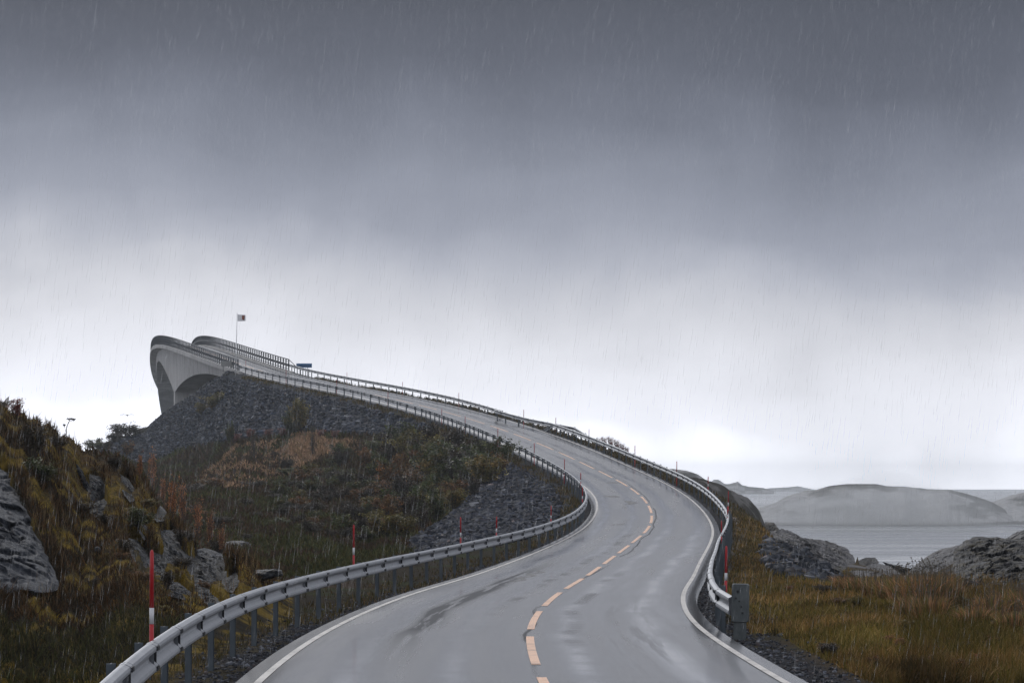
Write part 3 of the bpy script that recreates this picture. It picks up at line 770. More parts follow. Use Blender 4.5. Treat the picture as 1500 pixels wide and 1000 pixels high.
mb.m = 0; mb.box((.0, .05, -.45), (.21, .12, .30)); mb.box((-.135, .02, .0), (.02, .12, .5))
o = mb.build('end_plate', [M_term, M_bolt], rail_right); fix_normals(o)
o.location = Vector(ep) - rail_right.location; o.rotation_euler = (0, math.radians(1.0), math.radians(-4)); o['label'] = 'rounded grey weathered end plate of the guardrail'

# ------------------------------------------------------------------ snow poles
def railcurve(path):
    b, q = densify(path); return b
RC = {'left': railcurve(pL), 'right': railcurve(pR), 'far': railcurve(pF)}
POLES = [('left', 222, 805, 938), ('left', 518, 768, 826), ('left', 674.7, 757, 795), ('left', 727, 756, 784), ('left', 807, 740, 764), ('left', 853, 713, 733), ('left', 850.6, 692, 708), ('left', 826.6, 672, 687), ('left', 782.5, 648.5, 663),
         ('left', 729, 627, 641), ('left', 681, 609.5, 621), ('left', 647, 598, 609), ('left', 568, 574, 584), ('left', 493, 556, 566), ('left', 419, 541.5, 550), ('left', 360, 528, 535),
         ('far', 508, 545, 554), ('far', 589.5, 559, 568), ('far', 672, 575, 586), ('far', 767, 599.5, 611), ('far', 814, 611, 620), ('far', 862.5, 628, 639),
         ('right', 930, 652, 665), ('right', 991, 675, 689), ('right', 1037, 697, 714), ('right', 1066.5, 719, 747), ('right', 1065.5, 742, 758), ('right', 1056.8, 762, 790), ('right', 1063, 799, 847)]
ordw = ['nearest', 'second', 'third', 'fourth', 'fifth', 'sixth', 'seventh', 'eighth', 'ninth', 'tenth', 'eleventh', 'twelfth', 'thirteenth', 'fourteenth', 'fifteenth', 'farthest']
where = {'left': 'on the long left guardrail, {} from the camera', 'far': 'on the upper right guardrail, {}', 'right': 'on the right guardrail of the bend, {}'}
cnt = {}
seq = {'left': ordw, 'far': ['nearest the blue sign', 'second from the blue sign', 'third from the blue sign', 'fourth from the blue sign', 'fifth from the blue sign', 'at the bent lower end'],
       'right': ['highest up the road', 'second from its upper end', 'third from its upper end', 'fourth from its upper end', 'third from the end plate', 'second from the end plate', 'nearest the end plate']}
for key, px, yt, yb in POLES:
    cur = RC[key]; qx = HX + F * cur[:, 0] / cur[:, 1]; qy = HY - F * (cur[:, 2] + .75 - ZC) / cur[:, 1]
    i = int(np.argmin((qx - px) ** 2 + (qy - yb) ** 2)); c = cur[i]; d = c[1] + .16
    base = np.array([(px - HX) / F * d, d, c[2] + (.48 if d < 200 else -.1)]); top = ZC + (HY - yt) / F * d; H = top - base[2]   # strapped to the back of a rail post
    k = cnt.get(key, 0); cnt[key] = k + 1
    root = tag(empty('snow_pole', tuple(base)), 'red snow pole ' + where[key].format(seq[key][k]), 'snow pole', 'red snow poles along the guardrails')
    rad = .024 if d < 60 else (.022 if d < 150 else .026)
    tx = random.gauss(.015, .01); zb0, zb1 = H * .42, H * .56
    if d < 60: zb0, zb1 = H * .36, H * .50
    red = M_red if d < 260 else M_redpale  # paler red for the more distant poles
    f_ = lambda z: (tx * (z / H) ** 1.0 * H * .5, 0, z)
    m1 = MB(); m1.tube([f_(0), f_(zb0)], [rad, rad * .97], 8); m1.tube([f_(zb1), f_(H - .03), f_(H)], [rad * .95, rad * .88, rad * .4], 8); m1.build('pole', red, root, True)
    m2 = MB(); m2.tube([f_(zb0), f_(zb1)], [rad * 1.04, rad * 1.04], 8); m2.build('reflective_band', M_white, root, True)

# ------------------------------------------------------------------ the bridge
bro = at(S_ABUT, 0)[0]; bridge = tag(empty('bridge', tuple(bro)), 'curved concrete box girder bridge climbing out to the left above the rock fill', 'bridge')
bs = np.arange(S_ABUT - 2, 668, 1.5)
def gdepth(s):
    k = lambda c, h: 1.15 + 4.9 * min(1, abs(s - c) / h) ** 2
    if s < S_P1: return k(S_P1 - 66, 66) if s > S_P1 - 66 else 1.15
    if s < S_P2: return k((S_P1 + S_P2) / 2, 65)
    return k(S_P2 + 66, 66)
deck = MB(); vs = []; fs = []
slab = lambda e: [(-e, .10), (-e + .35, .10), (-e + .35, -.03), (e - .35, -.03), (e - .35, .10), (e, .10), (e, -.42), (e - .9, -.62), (-e + .9, -.62), (-e, -.42)]
prev = None; n0 = len(slab(1))
for i, s in enumerate(bs):
    e = W(s) / 2 + .72; p, r = at(s)
    for a, b in slab(e): vs.append((p[0] + r[0] * a - bro[0], p[1] + r[1] * a - bro[1], p[2] + b - bro[2]))
    if i:
        for k in range(n0): fs.append(((i - 1) * n0 + k, i * n0 + k, i * n0 + (k + 1) % n0, (i - 1) * n0 + (k + 1) % n0))
fs.append(tuple(range(n0))); fs.append(tuple(range((len(bs) - 1) * n0, len(bs) * n0))[::-1])
# the deck top under the asphalt lies lower
deck.add(vs, fs); o = deck.build('deck', M_conc, bridge); fix_normals(o)
vs, fs = [], []
for i, s in enumerate(bs):
    e = W(s) / 2 + .72; p, r = at(s); d = gdepth(s)
    for a, b in [(-e + 1.0, -.605), (e - 1.0, -.605), (e - 1.12, -.6 - d), (-e + 1.12, -.6 - d)]:
        vs.append((p[0] + r[0] * a - bro[0], p[1] + r[1] * a - bro[1], p[2] + b - bro[2]))
    if i:
        for k in range(4): fs.append(((i - 1) * 4 + k, i * 4 + k, i * 4 + (k + 1) % 4, (i - 1) * 4 + (k + 1) % 4))
fs.append((0, 1, 2, 3)); m_ = (len(bs) - 1) * 4; fs.append((m_ + 3, m_ + 2, m_ + 1, m_))
g = MB(); g.add(vs, fs); o = g.build('girder', M_conc, bridge); fix_normals(o)
for sp in (S_P1, S_P2):
    p, r = at(sp); e = W(sp) / 2 + .72 - 1.10; d = np.array([-r[1], r[0]]); mb = MB()
    zt = p[2] - 1.4 - 4.6; vs = []
    for z in (zt, -2.0):
        for a, b in ((-e, -1.1), (e, -1.1), (e, 1.1), (-e, 1.1)):
            vs.append((p[0] + r[0] * a + d[0] * b - bro[0], p[1] + r[1] * a + d[1] * b - bro[1], z - bro[2]))
    mb.add(vs, [(0, 1, 2, 3), (7, 6, 5, 4)] + [(k, k + 4, (k + 1) % 4 + 4, (k + 1) % 4) for k in range(4)])
    o = mb.build('pier', M_conc, bridge); fix_normals(o)
# abutment wall below the deck end
p, r = at(S_ABUT - 1.2); mb = MB(); Rm = Matrix(((r[0], -r[1], 0), (r[1], r[0], 0), (0, 0, 1)))
mb.box((p[0] - bro[0], p[1] - bro[1], p[2] - 2.6 - bro[2]), (6.2, 1.5, 4.0), Rm); mb.build('abutment', M_conc, bridge)
BP = MB(); BP.box((0, 0, .66), (.14, .12, 1.30)); BP.box((0, 0, .02), (.2, .2, .03)); BPm = BP.mesh('railing_post'); BPm.materials.append(M_rail)
for sd, s0 in ((-1, S_ABUT), (1, 411.0)):
    q = np.arange(s0, 664, 1.0); pts, rts = [], []
    for s in q:
        ofs = W(s) / 2 + (.55 if s > S_ABUT else .60)
        p, r = at(s, sd * ofs); p[2] += (.10 if s >= S_ABUT - 3 else .05); pts.append(p - bro); rts.append(r)
    mb = MB(); mb.sweep(pts, rts, [(-.06, 1.28), (.06, 1.28), (.06, 1.37), (-.06, 1.37)])
    mb.sweep(pts, rts, [(-sd * .06 - .04, .50), (-sd * .06 + .04, .50), (-sd * .06 + .04, .80), (-sd * .06 - .04, .80)])
    mb.sweep(pts, rts, [(-.025, .18), (.025, .18), (.025, .25), (-.025, .25)])
    mb.sweep(pts, rts, [(-.02, 1.02), (.02, 1.02), (.02, 1.06), (-.02, 1.06)])
    if sd == 1:
        a, b = pts[0], pts[0] + np.array(at(406, W(406) / 2 + .65)[0] - at(411, W(411) / 2 + .6)[0]); mb.tube([a + [0, 0, 1.33], b + [0, 0, .72]], [.05, .05], 6)
    rl = mb.build('railing', M_rail, bridge); fix_normals(rl)
    for s in np.arange(s0, 600, 2.1):
        p, r = at(s, sd * (W(s) / 2 + (.55 if s > S_ABUT else .60))); p[2] += (.10 if s >= S_ABUT - 3 else .05)
        o = link('railing_post', BPm, None, rl, tuple(p - bro)); o.rotation_euler = (0, 0, -np.interp(s, S, th_))

# ------------------------------------------------------------------ sign, board, flag, bird, stakes
sg0 = P(445.5, 544, 408); sgr = tag(empty('road_sign', tuple(sg0)), 'small blue name sign on two posts behind the right rail at the bridge end', 'road sign')
wS, hS, zS = 23 * 408 / F, 6.4 * 408 / F, (544 - 535.2) * 408 / F
mb = MB(); mb.box((0, 0, zS), (wS, .03, hS)); panel = mb.build('panel', M_blue, sgr)
mb = MB(); t_ = .018
for x, z, sx, sz in ((0, hS / 2 - .02, wS - .03, t_), (0, -hS / 2 + .02, wS - .03, t_), (-wS / 2 + .02, 0, t_, hS - .03), (wS / 2 - .02, 0, t_, hS - .03)): mb.box((x, -.018, zS + z), (sx, .004, sz))
mb.build('border', M_let, panel)
for x in (-.42, .42):
    mb = MB(); mb.tube([(x, .05, -.8), (x, .05, zS + .1)], [.04, .04], 8); mb.build('post', M_post, sgr)
def text_mesh(body, width, height):
    cu_ = bpy.data.curves.new('lettering', 'FONT'); cu_.body = body; cu_.align_x = 'CENTER'; cu_.align_y = 'CENTER'; cu_.extrude = .004; cu_.offset = .012
    to = bpy.data.objects.new('lettering_tmp', cu_); COL.objects.link(to); bpy.context.view_layer.update()
    me_ = bpy.data.meshes.new_from_object(to.evaluated_get(bpy.context.evaluated_depsgraph_get()))
    bpy.data.objects.remove(to); bpy.data.curves.remove(cu_)
    co = np.empty(len(me_.vertices) * 3); me_.vertices.foreach_get('co', co); co = co.reshape(-1, 3)
    w0 = np.ptp(co[:, 0]); h0 = np.ptp(co[:, 1]); cx = (co[:, 0].max() + co[:, 0].min()) / 2; cy = (co[:, 1].max() + co[:, 1].min()) / 2
    new = np.stack([(co[:, 0] - cx) * width / w0, -.018 - np.abs(co[:, 2]), (co[:, 1] - cy) * height / h0], 1)
    me_.vertices.foreach_set('co', new.ravel()); me_.name = 'lettering'; me_.update(); return me_
o = link('lettering', text_mesh('Storseisundbrua', wS * .84, hS * .52), M_let, panel, (0, 0, zS))

bd = P(333, 532.5, 411); bd[2] = at(412, -W(412) / 2 - .6)[0][2]
br = tag(empty('signboard', tuple(bd)), 'plain grey board mounted on the left bridge railing near the abutment', 'sign')
mb = MB(); mb.box((0, -.06, .95), (1.55, .04, .62)); pb = mb.build('panel', M_board, br)
mb = MB(); mb.box((0, -.09, 1.08), (1.45, .02, .05)); mb.box((0, -.09, .80), (1.45, .02, .05)); mb.build('stiffener', M_board, pb)
for x in (-.5, .5):
    mb = MB(); mb.box((x, .0, .62), (.07, .07, 1.25)); mb.build('post', M_rail, br)

fp = P(345, 537, 401); fz = float(gz(fp[0], fp[1])[0]); fp[2] = fz
fr = tag(empty('flagpole', tuple(fp)), 'thin white flagpole with a small white flag by the bridge abutment', 'flagpole')
Hf = ZC + (HY - 459.5) / F * 401 - fz; lean = 2.4 * 401 / F
mb = MB(); mb.tube([(0, 0, -.3), (lean * .5, 0, Hf * .5), (lean, 0, Hf)], [.05, .042, .028], 8); mb.tube([(lean, 0, Hf), (lean, 0, Hf + .05), (lean, 0, Hf + .1)], [.03, .055, .01], 8); mb.build('pole', M_polew, fr, True)
nu, nv = 26, 18; Wf, Hh = .95, .80; vs = []; fs = []; mi = []
for j in range(nv + 1):
    for i in range(nu + 1):
        a, b = i / nu, j / nv
        vs.append((lean + .05 + a * Wf * .98, .10 * math.sin(a * 7 + b * 1.5) * a + .03 * math.sin(a * 15 - b * 4) * a, Hf - .08 - b * Hh * (1 - .12 * a) - .10 * a * a - .04 * math.sin(a * 5) * a))
for j in range(nv):
    for i in range(nu):
        fs.append((j * (nu + 1) + i, j * (nu + 1) + i + 1, (j + 1) * (nu + 1) + i + 1, (j + 1) * (nu + 1) + i))
mb = MB(); mb.add(vs, fs); fl = mb.build('flag', M_flag, fr, True)
so = fl.modifiers.new('thick', 'SOLIDIFY'); so.thickness = .006
def flag_pt(a, b, dy):
    return (lean + .05 + a * Wf * .98, .10 * math.sin(a * 7 + b * 1.5) * a + .03 * math.sin(a * 15 - b * 4) * a + dy, Hf - .08 - b * Hh * (1 - .12 * a) - .10 * a * a - .04 * math.sin(a * 5) * a)
def shield(c, wid, hei, dy, n=12):                   # a small shield of cloth lying on both faces of the flag
    vs, fs = [], []
    for sgn in (-1, 1):
        b0 = len(vs); rows_s = 10
        for j in range(rows_s + 1):
            v = j / rows_s; hw = wid * (1 if v < .55 else math.sqrt(max(0.02, 1 - ((v - .55) / .45) ** 2)))
            for i in range(n + 1): vs.append(flag_pt(c[0] + hw * (i / n * 2 - 1), c[1] + hei * (v * 2 - 1), sgn * dy))
        for j in range(rows_s):
            for i in range(n): fs.append((b0 + j * (n + 1) + i, b0 + j * (n + 1) + i + 1, b0 + (j + 1) * (n + 1) + i + 1, b0 + (j + 1) * (n + 1) + i))
    return vs, fs
mb = MB(); mb.add(*shield((.72, .48), .17, .36, .012)); em = mb.build('emblem', [M_emb, M_gold], fl)
mb = MB(); mb.m = 0; mb.add(*shield((.72, .45), .055, .17, .018, 6)); mb.build('emblem_charge', M_gold, fl)

bdp = P(186.5, 608, 300); bi = tag(empty('bird', tuple(bdp)), 'distant gull gliding above the shrubs left of the rock fill', 'bird')
def wing(sd):
    pts = [(0, .09, 0), (.18 * sd, .10, .05), (.38 * sd, .07, .07), (.62 * sd, -.04, .01)]; ch = [.20, .19, .15, .03]; vs = []
    for (x, y, z), c in zip(pts, ch): vs += [(x, y, z + .012), (x, y - c, z), (x, y - c * .3, z + .028), (x, y - c * .5, z - .008)]
    fs = []
    for i in range(3):
        a, b = i * 4, i * 4 + 4
        for u, v in ((0, 2), (2, 1), (1, 3), (3, 0)): fs.append((a + u, a + v, b + v, b + u))
    fs.append((12, 14, 13, 15)); return vs, fs
mb = MB(); mb.tube([(0, -.26, 0), (0, -.16, .0), (0, 0, 0), (0, .14, .01), (0, .20, .02), (0, .25, .015), (0, .29, .005)], [.05, .05, .075, .05, .042, .02, .004], 8); mb.build('body', M_bird, bi, True)
for sd in (-1, 1):
    mb = MB(); mb.add(*wing(sd)); o = mb.build('wing', M_bird, bi); fix_normals(o)

def stake(px, py, hpx, label, m, rad):
    p = hit(px, py, 150)
    r = tag(empty('stake', tuple(p)), label, 'stake'); h = hpx * p[1] / F
    mb = MB(); mb.tube([(0, 0, -.3), (.02, 0, h * .97), (.025, 0, h)], [rad, rad * .95, rad * .6], 7); mb.build('shaft', m, r)
    mb = MB(); mb.tube([(.02, 0, h * .8), (.02, 0, h * .88)], [rad * 1.15, rad * 1.15], 7); mb.build('collar', M_bolt, r)
stake(344, 697, 10, 'dark wooden stake standing in the tan grass patch', M_wood, .06)
stake(705.5, 654, 7, 'short pale grey marker stub below the upper road verge', M_board, .09)

# ------------------------------------------------------------------ rocks
def ico(level):
    import bmesh
    bm = bmesh.new(); bmesh.ops.create_icosphere(bm, subdivisions=level, radius=1)
    v = np.array([x.co for x in bm.verts]); f = np.array([[q.index for q in t.verts] for t in bm.faces]); bm.free(); return v, f
ICO6, ICO4 = ico(6), ico(4)
def rock(name, loc, size, seed, mats, label, cat='rock', rot=(0, 0, 0), planes=14, soft=.05, rough=.07, strata=.05, lv=ICO6, group=None, kind=None):
    r = np.random.default_rng(seed); v, f = lv
    nrm = r.normal(size=(planes, 3)); nrm /= np.linalg.norm(nrm, axis=1)[:, None]
    dd = r.uniform(.55, .98, planes)
    q = np.maximum(v @ nrm.T, 1e-3) / dd
    rad = 1 / ((q ** (1 / soft)).sum(1) ** soft)
    rad = np.minimum(rad, 1.25)
    p = v * rad[:, None]
    k = 2.2
    wv_ = .25 * fbm(p[:, 0] * 1.5, p[:, 1] * 1.5, p[:, 2] * 1.5, seed=seed + 7, oct=3)
    g1 = p[:, 0] * .86 + p[:, 2] * .42 + wv_; g2 = p[:, 2] * .9 - p[:, 0] * .35 + p[:, 1] * .3 + wv_
    strat = np.minimum(np.abs(vnoise(g1 * 3.3, p[:, 1] * .7, g2 * .5, seed + 5)), np.abs(vnoise(g2 * 2.4, p[:, 1] * .9, g1 * .5, seed + 6)) * 1.3)
    step = np.floor(g1 * 3.0 + .5 * fbm(p[:, 1] * 2, g2 * 2, seed=seed + 8, oct=2)); stp = _hash(step, step * 0 + 3, step * 0, seed + 2) - .5
    nz = fbm(p[:, 0] * k, p[:, 1] * k, p[:, 2] * k, seed=seed + 1, oct=6, gain=.6)
    p = p * (1 + rough * (2 * nz + 1.6 * stp) - strata * 2.2 * (1 - np.clip(strat * 6, 0, 1)))[:, None]
    p = p * np.array(size)
    R = np.array(Matrix.Rotation(rot[2], 3, 'Z') @ Matrix.Rotation(rot[1], 3, 'Y') @ Matrix.Rotation(rot[0], 3, 'X'))
    p = p @ R.T
    me_ = mesh_np(name, p, f, True)
    o = link(name, me_, mats, None, tuple(loc))
    return tag(o, label, cat, group, kind)
def rock_px(px, py, wpx, hpx, dpt, seed, mats, label, rot=(0, 0, 0), dmin=0, sink=.0, **kw):
    """rock whose picture-centre is at px,py"""
    p = hit(px, py, dmin); d = p[1]; s = d / F
    size = (wpx / 2 * s * 1.12, dpt, hpx / 2 * s * 1.12)
    return rock('rock', p + np.array([0, sink, 0]), size, seed, mats, label, rot=rot, **kw)
R_ = math.radians
def crag(outline, bulge, seed, mats, label, depth=None, back=None, rough=1.1, crack=.9, nr_=64, seg=200, dmin=0, dmax=91, pw=2.2, tilt=0.0):
    """a rock body grown from its own footprint on the slope (or at its own distance): front bulges out, back is buried"""
    o = np.array(outline, float); c = o.mean(0)
    q = np.concatenate([o, o[:1]]); L = np.concatenate([[0], np.cumsum(np.linalg.norm(np.diff(q, axis=0), axis=1))]); t = np.linspace(0, L[-1], seg, endpoint=False)
    rim = np.stack([np.interp(t, L, q[:, k]) for k in (0, 1)], 1)
    for _ in range(2): rim = .25 * np.roll(rim, 1, 0) + .5 * rim + .25 * np.roll(rim, -1, 0)
    if depth is None:
        def dep(p):
            h = hit(p[0], p[1], dmin); return min(h[1], dmax) - (.12 if dmin == 0 else .6)
        rd = np.array([dep(p) for p in rim]); med = np.median(rd); rd = np.clip(rd, med * .9, med * 1.12)
        Am = np.concatenate([rim - c, np.ones((seg, 1))], 1); co_ = np.linalg.lstsq(Am, rd, rcond=None)[0]
    else: co_ = np.array([0, -tilt, depth])
    cd = co_[2]; sc = cd / F; size = np.sqrt(np.ptp(o[:, 0]) * np.ptp(o[:, 1])) * sc
    rr = np.linspace(0, 1, nr_) ** .8
    V, faces = [], []
    for sgn in (-1, 1):
        if sgn == 1 and back is None: bb = bulge * .8
        elif sgn == 1: bb = back
        else: bb = bulge
        for i, r in enumerate(rr):
            p = c + (rim - c) * r; d = co_[2] + (p - c) @ co_[:2] + sgn * bb * (1 - r ** pw)
            V.append(np.stack([(p[:, 0] - HX) / F * d, d, ZC + (HY - p[:, 1]) / F * d], -1))
    V = np.array(V).reshape(-1, 3); k = 3.4 / size
    x, y, z = V[:, 0] * k, V[:, 1] * k, V[:, 2] * k
    wv = .35 * fbm(x * .8, y * .8, z * .8, seed=seed + 7, oct=3)
    g1 = x * .86 + z * .5 + wv; g2 = z * .9 - x * .4 + y * .3 + wv
    st = np.minimum(np.abs(vnoise(g1 * 1.5, y * .5, g2 * .35, seed + 5)), 1.4 * np.abs(vnoise(g2 * 1.2, y * .5, g1 * .3, seed + 6)))
    cell = np.floor(g1 * 1.1 + .6 * fbm(y * 1.2, g2 * 1.2, seed=seed + 8, oct=2)); cell2 = np.floor(g2 * .8 + .5 * fbm(y, g1, seed=seed + 9, oct=2))
    stp = _hash(cell, cell2, cell * 0, seed + 2) - .5
    nz = fbm(x * 1.3, y * 1.3, z * 1.3, seed=seed + 1, oct=7, gain=.58)
    dsp = size * (.11 * rough * (1.6 * nz + .9 * stp) - .10 * crack * (1 - np.clip(st * 7, 0, 1)))
    e = np.tile(np.repeat(rr, seg), 2); fade = 1 - .55 * e ** 6
    V[:, 1] -= dsp * fade; V[:, 2] += dsp * .45 * fade
    V[:, 0] += size * .03 * rough * fbm(x * 2 + 9, y * 2, z * 2, seed=seed + 3, oct=4)
    n1 = nr_ * seg; F_ = []
    for h, flip in ((0, False), (n1, True)):
        for i in range(nr_ - 1):
            a0 = h + i * seg + np.arange(seg); a1 = h + i * seg + (np.arange(seg) + 1) % seg
            f = np.stack([a0, a1, a1 + seg, a0 + seg], 1); F_.append(f[:, ::-1] if flip else f)
    a0 = (nr_ - 1) * seg + np.arange(seg); a1 = (nr_ - 1) * seg + (np.arange(seg) + 1) % seg
    F_.append(np.stack([a0, a1, a1 + n1, a0 + n1], 1))
    base = np.array([V[:, 0].mean(), V[:, 1].mean(), V[:, 2].min()])
    o_ = link('rock', mesh_np('rock', V - base, np.concatenate(F_), True), mats, None, tuple(base)); fix_normals(o_)
    return tag(o_, label, 'rock')
crag(ROCKS_MOUND[0], .7, 5, M_slab, 'big dark rock slab with a straight sloping edge at the left of the mound', rough=.55, crack=.5, pw=5, nr_=80, seg=260)
crag(ROCKS_MOUND[1], .30, 12, M_rock, 'narrow pale rock fin high on the mossy mound')
crag(ROCKS_MOUND[2], .35, 13, M_rock, 'cracked grey rock just right of the narrow fin on the mound')
crag(ROCKS_MOUND[3], .30, 24, M_rock, 'grey rock directly below the cracked rock and the narrow fin')
crag(ROCKS_MOUND[4], .35, 14, M_rock, 'tapering grey outcrop near the right shoulder of the mound')
crag(ROCKS_MOUND[5], .28, 15, M_rock, 'small grey outcrop low on the right end of the mound ridge')
crag(ROCKS_MOUND[6], .25, 16, M_rock, 'small dark rock in the moss above the nearest snow pole')
crag(ROCKS_MOUND[7], 0.68, 17, M_rock, 'tall grey outcrop behind the top of the nearest snow pole')
crag(ROCKS_MOUND[8], 0.75, 18, M_rock, 'large fissured outcrop right of the nearest snow pole')
crag(ROCKS_MOUND[9], 0.83, 19, M_rock, 'broad fissured rock face at the right end of the mound outcrops')
crag(ROCKS_MOUND[10], 0.60, 25, M_rock, 'slanting rock below the broad fissured face beside the guardrail')
crag(ROCKS_MOUND[11], 0.52, 20, M_rock, 'low dark rock at the foot of the mound outcrops')
crag(ROCKS_MOUND[12], .45, 61, M_rock, 'dark cleft rock between the tall outcrop and the large fissured one')
crag(ROCKS_MOUND[13], .50, 62, M_rock, 'narrow rock rib between the large fissured outcrop and the broad face')
crag(ROCKS_MOUND[14], .45, 63, M_rock, 'last small rock of the outcrops before the hollow')
rock_px(140, 806, 16, 10, .3, 21, M_rock, 'small pale stone lying in the grass of the mound', (0, R_(-15), .2), sink=.05, lv=ICO4)
rock_px(345, 800, 34, 14, 1.2, 22, M_rock, 'low whitish rock in the heath beyond the mound', (0, R_(-12), .4), dmin=95, sink=.2)
rock_px(376, 842, 36, 18, 1.0, 23, M_rock, 'grey rock just behind the left guardrail in the hollow', (0, R_(-10), .4), dmin=70, sink=.2)
crag(ROCKS_SHORE[0], 1.0, 31, M_shored, 'small dark knob of rock on the shore ridge', dmin=110, dmax=195)
crag(ROCKS_SHORE[1], 3.2, 32, M_shore, 'long pale rock dome sloping down to the bay', dmin=110, dmax=195, rough=.8, crack=.7, nr_=80, seg=300, pw=1.8)
crag(ROCKS_SHORE[2], 1.2, 33, M_shored, 'dark rock body added for the shaded hollow in the pale dome', dmin=110, dmax=195, rough=.5)  # dark body put where the dome only has a shaded hollow
crag(ROCKS_SHORE[3], 1.2, 35, M_shored, 'rounded brownish boulder between the two shore outcrops', dmin=110, dmax=195, rough=.35)
crag(ROCKS_SHORE[4], 2.2, 36, M_shore, 'flat pale shore rock in front of the water', dmin=110, dmax=195, rough=.5)
crag(ROCKS_SHORE[5], .9, 37, M_wet, 'low black wet rock at the water edge', dmin=110, dmax=195, rough=.5)
crag(ROCKS_SHORE[6], 3.0, 38, M_shore, 'pale rounded rock flank left of the dark headland rock', dmin=110, dmax=195, rough=.6, crack=.6, nr_=70, seg=220)
crag(ROCKS_SHORE[7], 3.6, 39, M_shored, 'large dark moss topped rock at the right edge above the reeds', dmin=110, dmax=195, rough=.8, crack=.7, nr_=90, seg=320)
crag(ROCKS_SHORE[8], 3.0, 40, M_shore, 'misty grey rock behind the dark rock at the right edge', dmin=110, dmax=195, rough=.35)

# ------------------------------------------------------------------ scree (uncountable broken stone)
def scatter(n, poly, dlo, dhi, side=None, pad=0):
    xs = [p[0] for p in poly]; ys = [p[1] for p in poly]; outp = []
    # sample the ground grid by picture area so that stones stand where the slope shows
    m = inpoly(GU.ravel(), GPY.ravel(), poly) & (flatY > dlo) & (flatY < dhi)
    ids = np.where(m)[0]
    dpy = np.abs(np.gradient(GPY, axis=0)).ravel()[ids] + .15 + .5 * np.abs(np.gradient(GPY, axis=1)).ravel()[ids]
    pr = dpy / dpy.sum(); ch = rng.choice(ids, n, p=pr)
    r = ch // nc; c = ch % nc; du = rng.uniform(0, 1, n); dv_ = rng.uniform(0, 1, n)
    r1 = np.minimum(r + 1, nr - 1)
    d = rows[r] * (1 - dv_) + rows[r1] * dv_; px = cols[c] + du * 3.2
    X = (px - HX) / F * d
    return X, d, gz(X, d), px
CUBE = np.array([(x, y, z) for x in (-1, 1) for y in (-1, 1) for z in (-1, 1)], float)
CUBEF = np.array([(0, 1, 3, 2), (4, 6, 7, 5), (0, 4, 5, 1), (2, 3, 7, 6), (0, 2, 6, 4), (1, 5, 7, 3)])
def stones(name, X, Y, Z, smin, smax, cbase, hi, seed):
    r = np.random.default_rng(seed); n = len(X)
    sz = smin * (smax / smin) ** (r.uniform(0, 1, n) ** 2.2)
    v = CUBE[None] * (1 + r.uniform(-.45, .15, (n, 8, 3)))
    v = v * sz[:, None, None] * np.stack([r.uniform(.5, 1.1, n), r.uniform(.5, 1.0, n), r.uniform(.25, .7, n)], 1)[:, None, :]
    a = r.uniform(0, 6.28, n); b = r.normal(0, .7, n); ca, sa, cb, sb = np.cos(a), np.sin(a), np.cos(b), np.sin(b)
    x = v[..., 0] * ca[:, None] - v[..., 1] * sa[:, None]; y = v[..., 0] * sa[:, None] + v[..., 1] * ca[:, None]; z = v[..., 2]
    y2 = y * cb[:, None] - z * sb[:, None]; z2 = y * sb[:, None] + z * cb[:, None]
    v = np.stack([x + X[:, None], y2 + Y[:, None], z2 + (Z + sz * .15)[:, None]], -1)
    f = (CUBEF[None] + (np.arange(n) * 8)[:, None, None]).reshape(-1, 4)
    k = r.lognormal(0, .45, n); t = np.array(cbase)[None] * k[:, None]
    li_ = r.uniform(0, 1, n) < hi; t[li_] = np.array([.15, .16, .185]) * r.uniform(.6, 1.1, li_.sum())[:, None]
    wv = r.uniform(0, 1, n) < .12; t[wv] *= np.array([1.25, 1.0, .85])
    t = np.clip(t, 0, .6)
    me_ = mesh_np(name, v.reshape(-1, 3), f, False, attrs={'tint': np.repeat(t, 8, 0)})
    return tag(link(name, me_, M_scree), kind='stuff')
def in_scree(X, Y, Z, kind):
    lat, rz, w, s = road_rel(X, Y); px = HX + F * X / Y; py = HY - F * (Z - ZC) / Y
    up, lo, ta = zones(px, py, Y, lat, X, Y); o = np.abs(lat) - w / 2
    return (up if kind == 'up' else lo) & ((o > 1.9) | (s > S_ABUT))
X, Y, Z, _ = scatter(80000, US, 280, 500); k = in_scree(X, Y, Z, 'up')
stones('rock_fill', X[k], Y[k], Z[k],   .06, .30, (.021, .026, .038), .02, 1)
X, Y, Z, _ = scatter(1500, US, 280, 500); k = in_scree(X, Y, Z, 'up')
stones('rock_fill', X[k], Y[k], Z[k] - .05, .2, .46, (.021, .026, .038), .03, 11)
X, Y, Z, _ = scatter(900, LS, 125, 262); k = in_scree(X, Y, Z, 'lo')
stones('rock_fill', X[k], Y[k], Z[k] - .05, .14, .32, (.021, .025, .036), .04, 12)
X, Y, Z, _ = scatter(50000, LS, 125, 262); k = in_scree(X, Y, Z, 'lo')
stones('rock_fill', X[k], Y[k], Z[k], .035, .20, (.021, .025, .036), .025, 2)
SHS = [(1120, 790), (1180, 810), (1215, 838), (1240, 852), (1180, 858), (1130, 838), (1112, 815)]
X, Y, Z, _ = scatter(5000, SHS, 95, 200)
stones('rock_fill', X, Y, Z, .05, .26, (.034, .038, .048), .03, 3)
# gravel on the near shoulders
gx = []
for sd, s0, s1 in ((-1, 24, 150), (1, 30, 120)):
    s = s0 + (s1 - s0) * rng.uniform(0, 1, 9000) ** 1.6; o = np.array([W(q) for q in s]) / 2 + EDGE + rng.gamma(2.0, .28, 9000)
    p, r = at(s, sd * o); gx.append(p)
gx = np.concatenate(gx)
stones('shoulder_gravel', gx[:, 0], gx[:, 1], gz(gx[:, 0], gx[:, 1]), .010, .045, (.038, .041, .05), .05, 4)

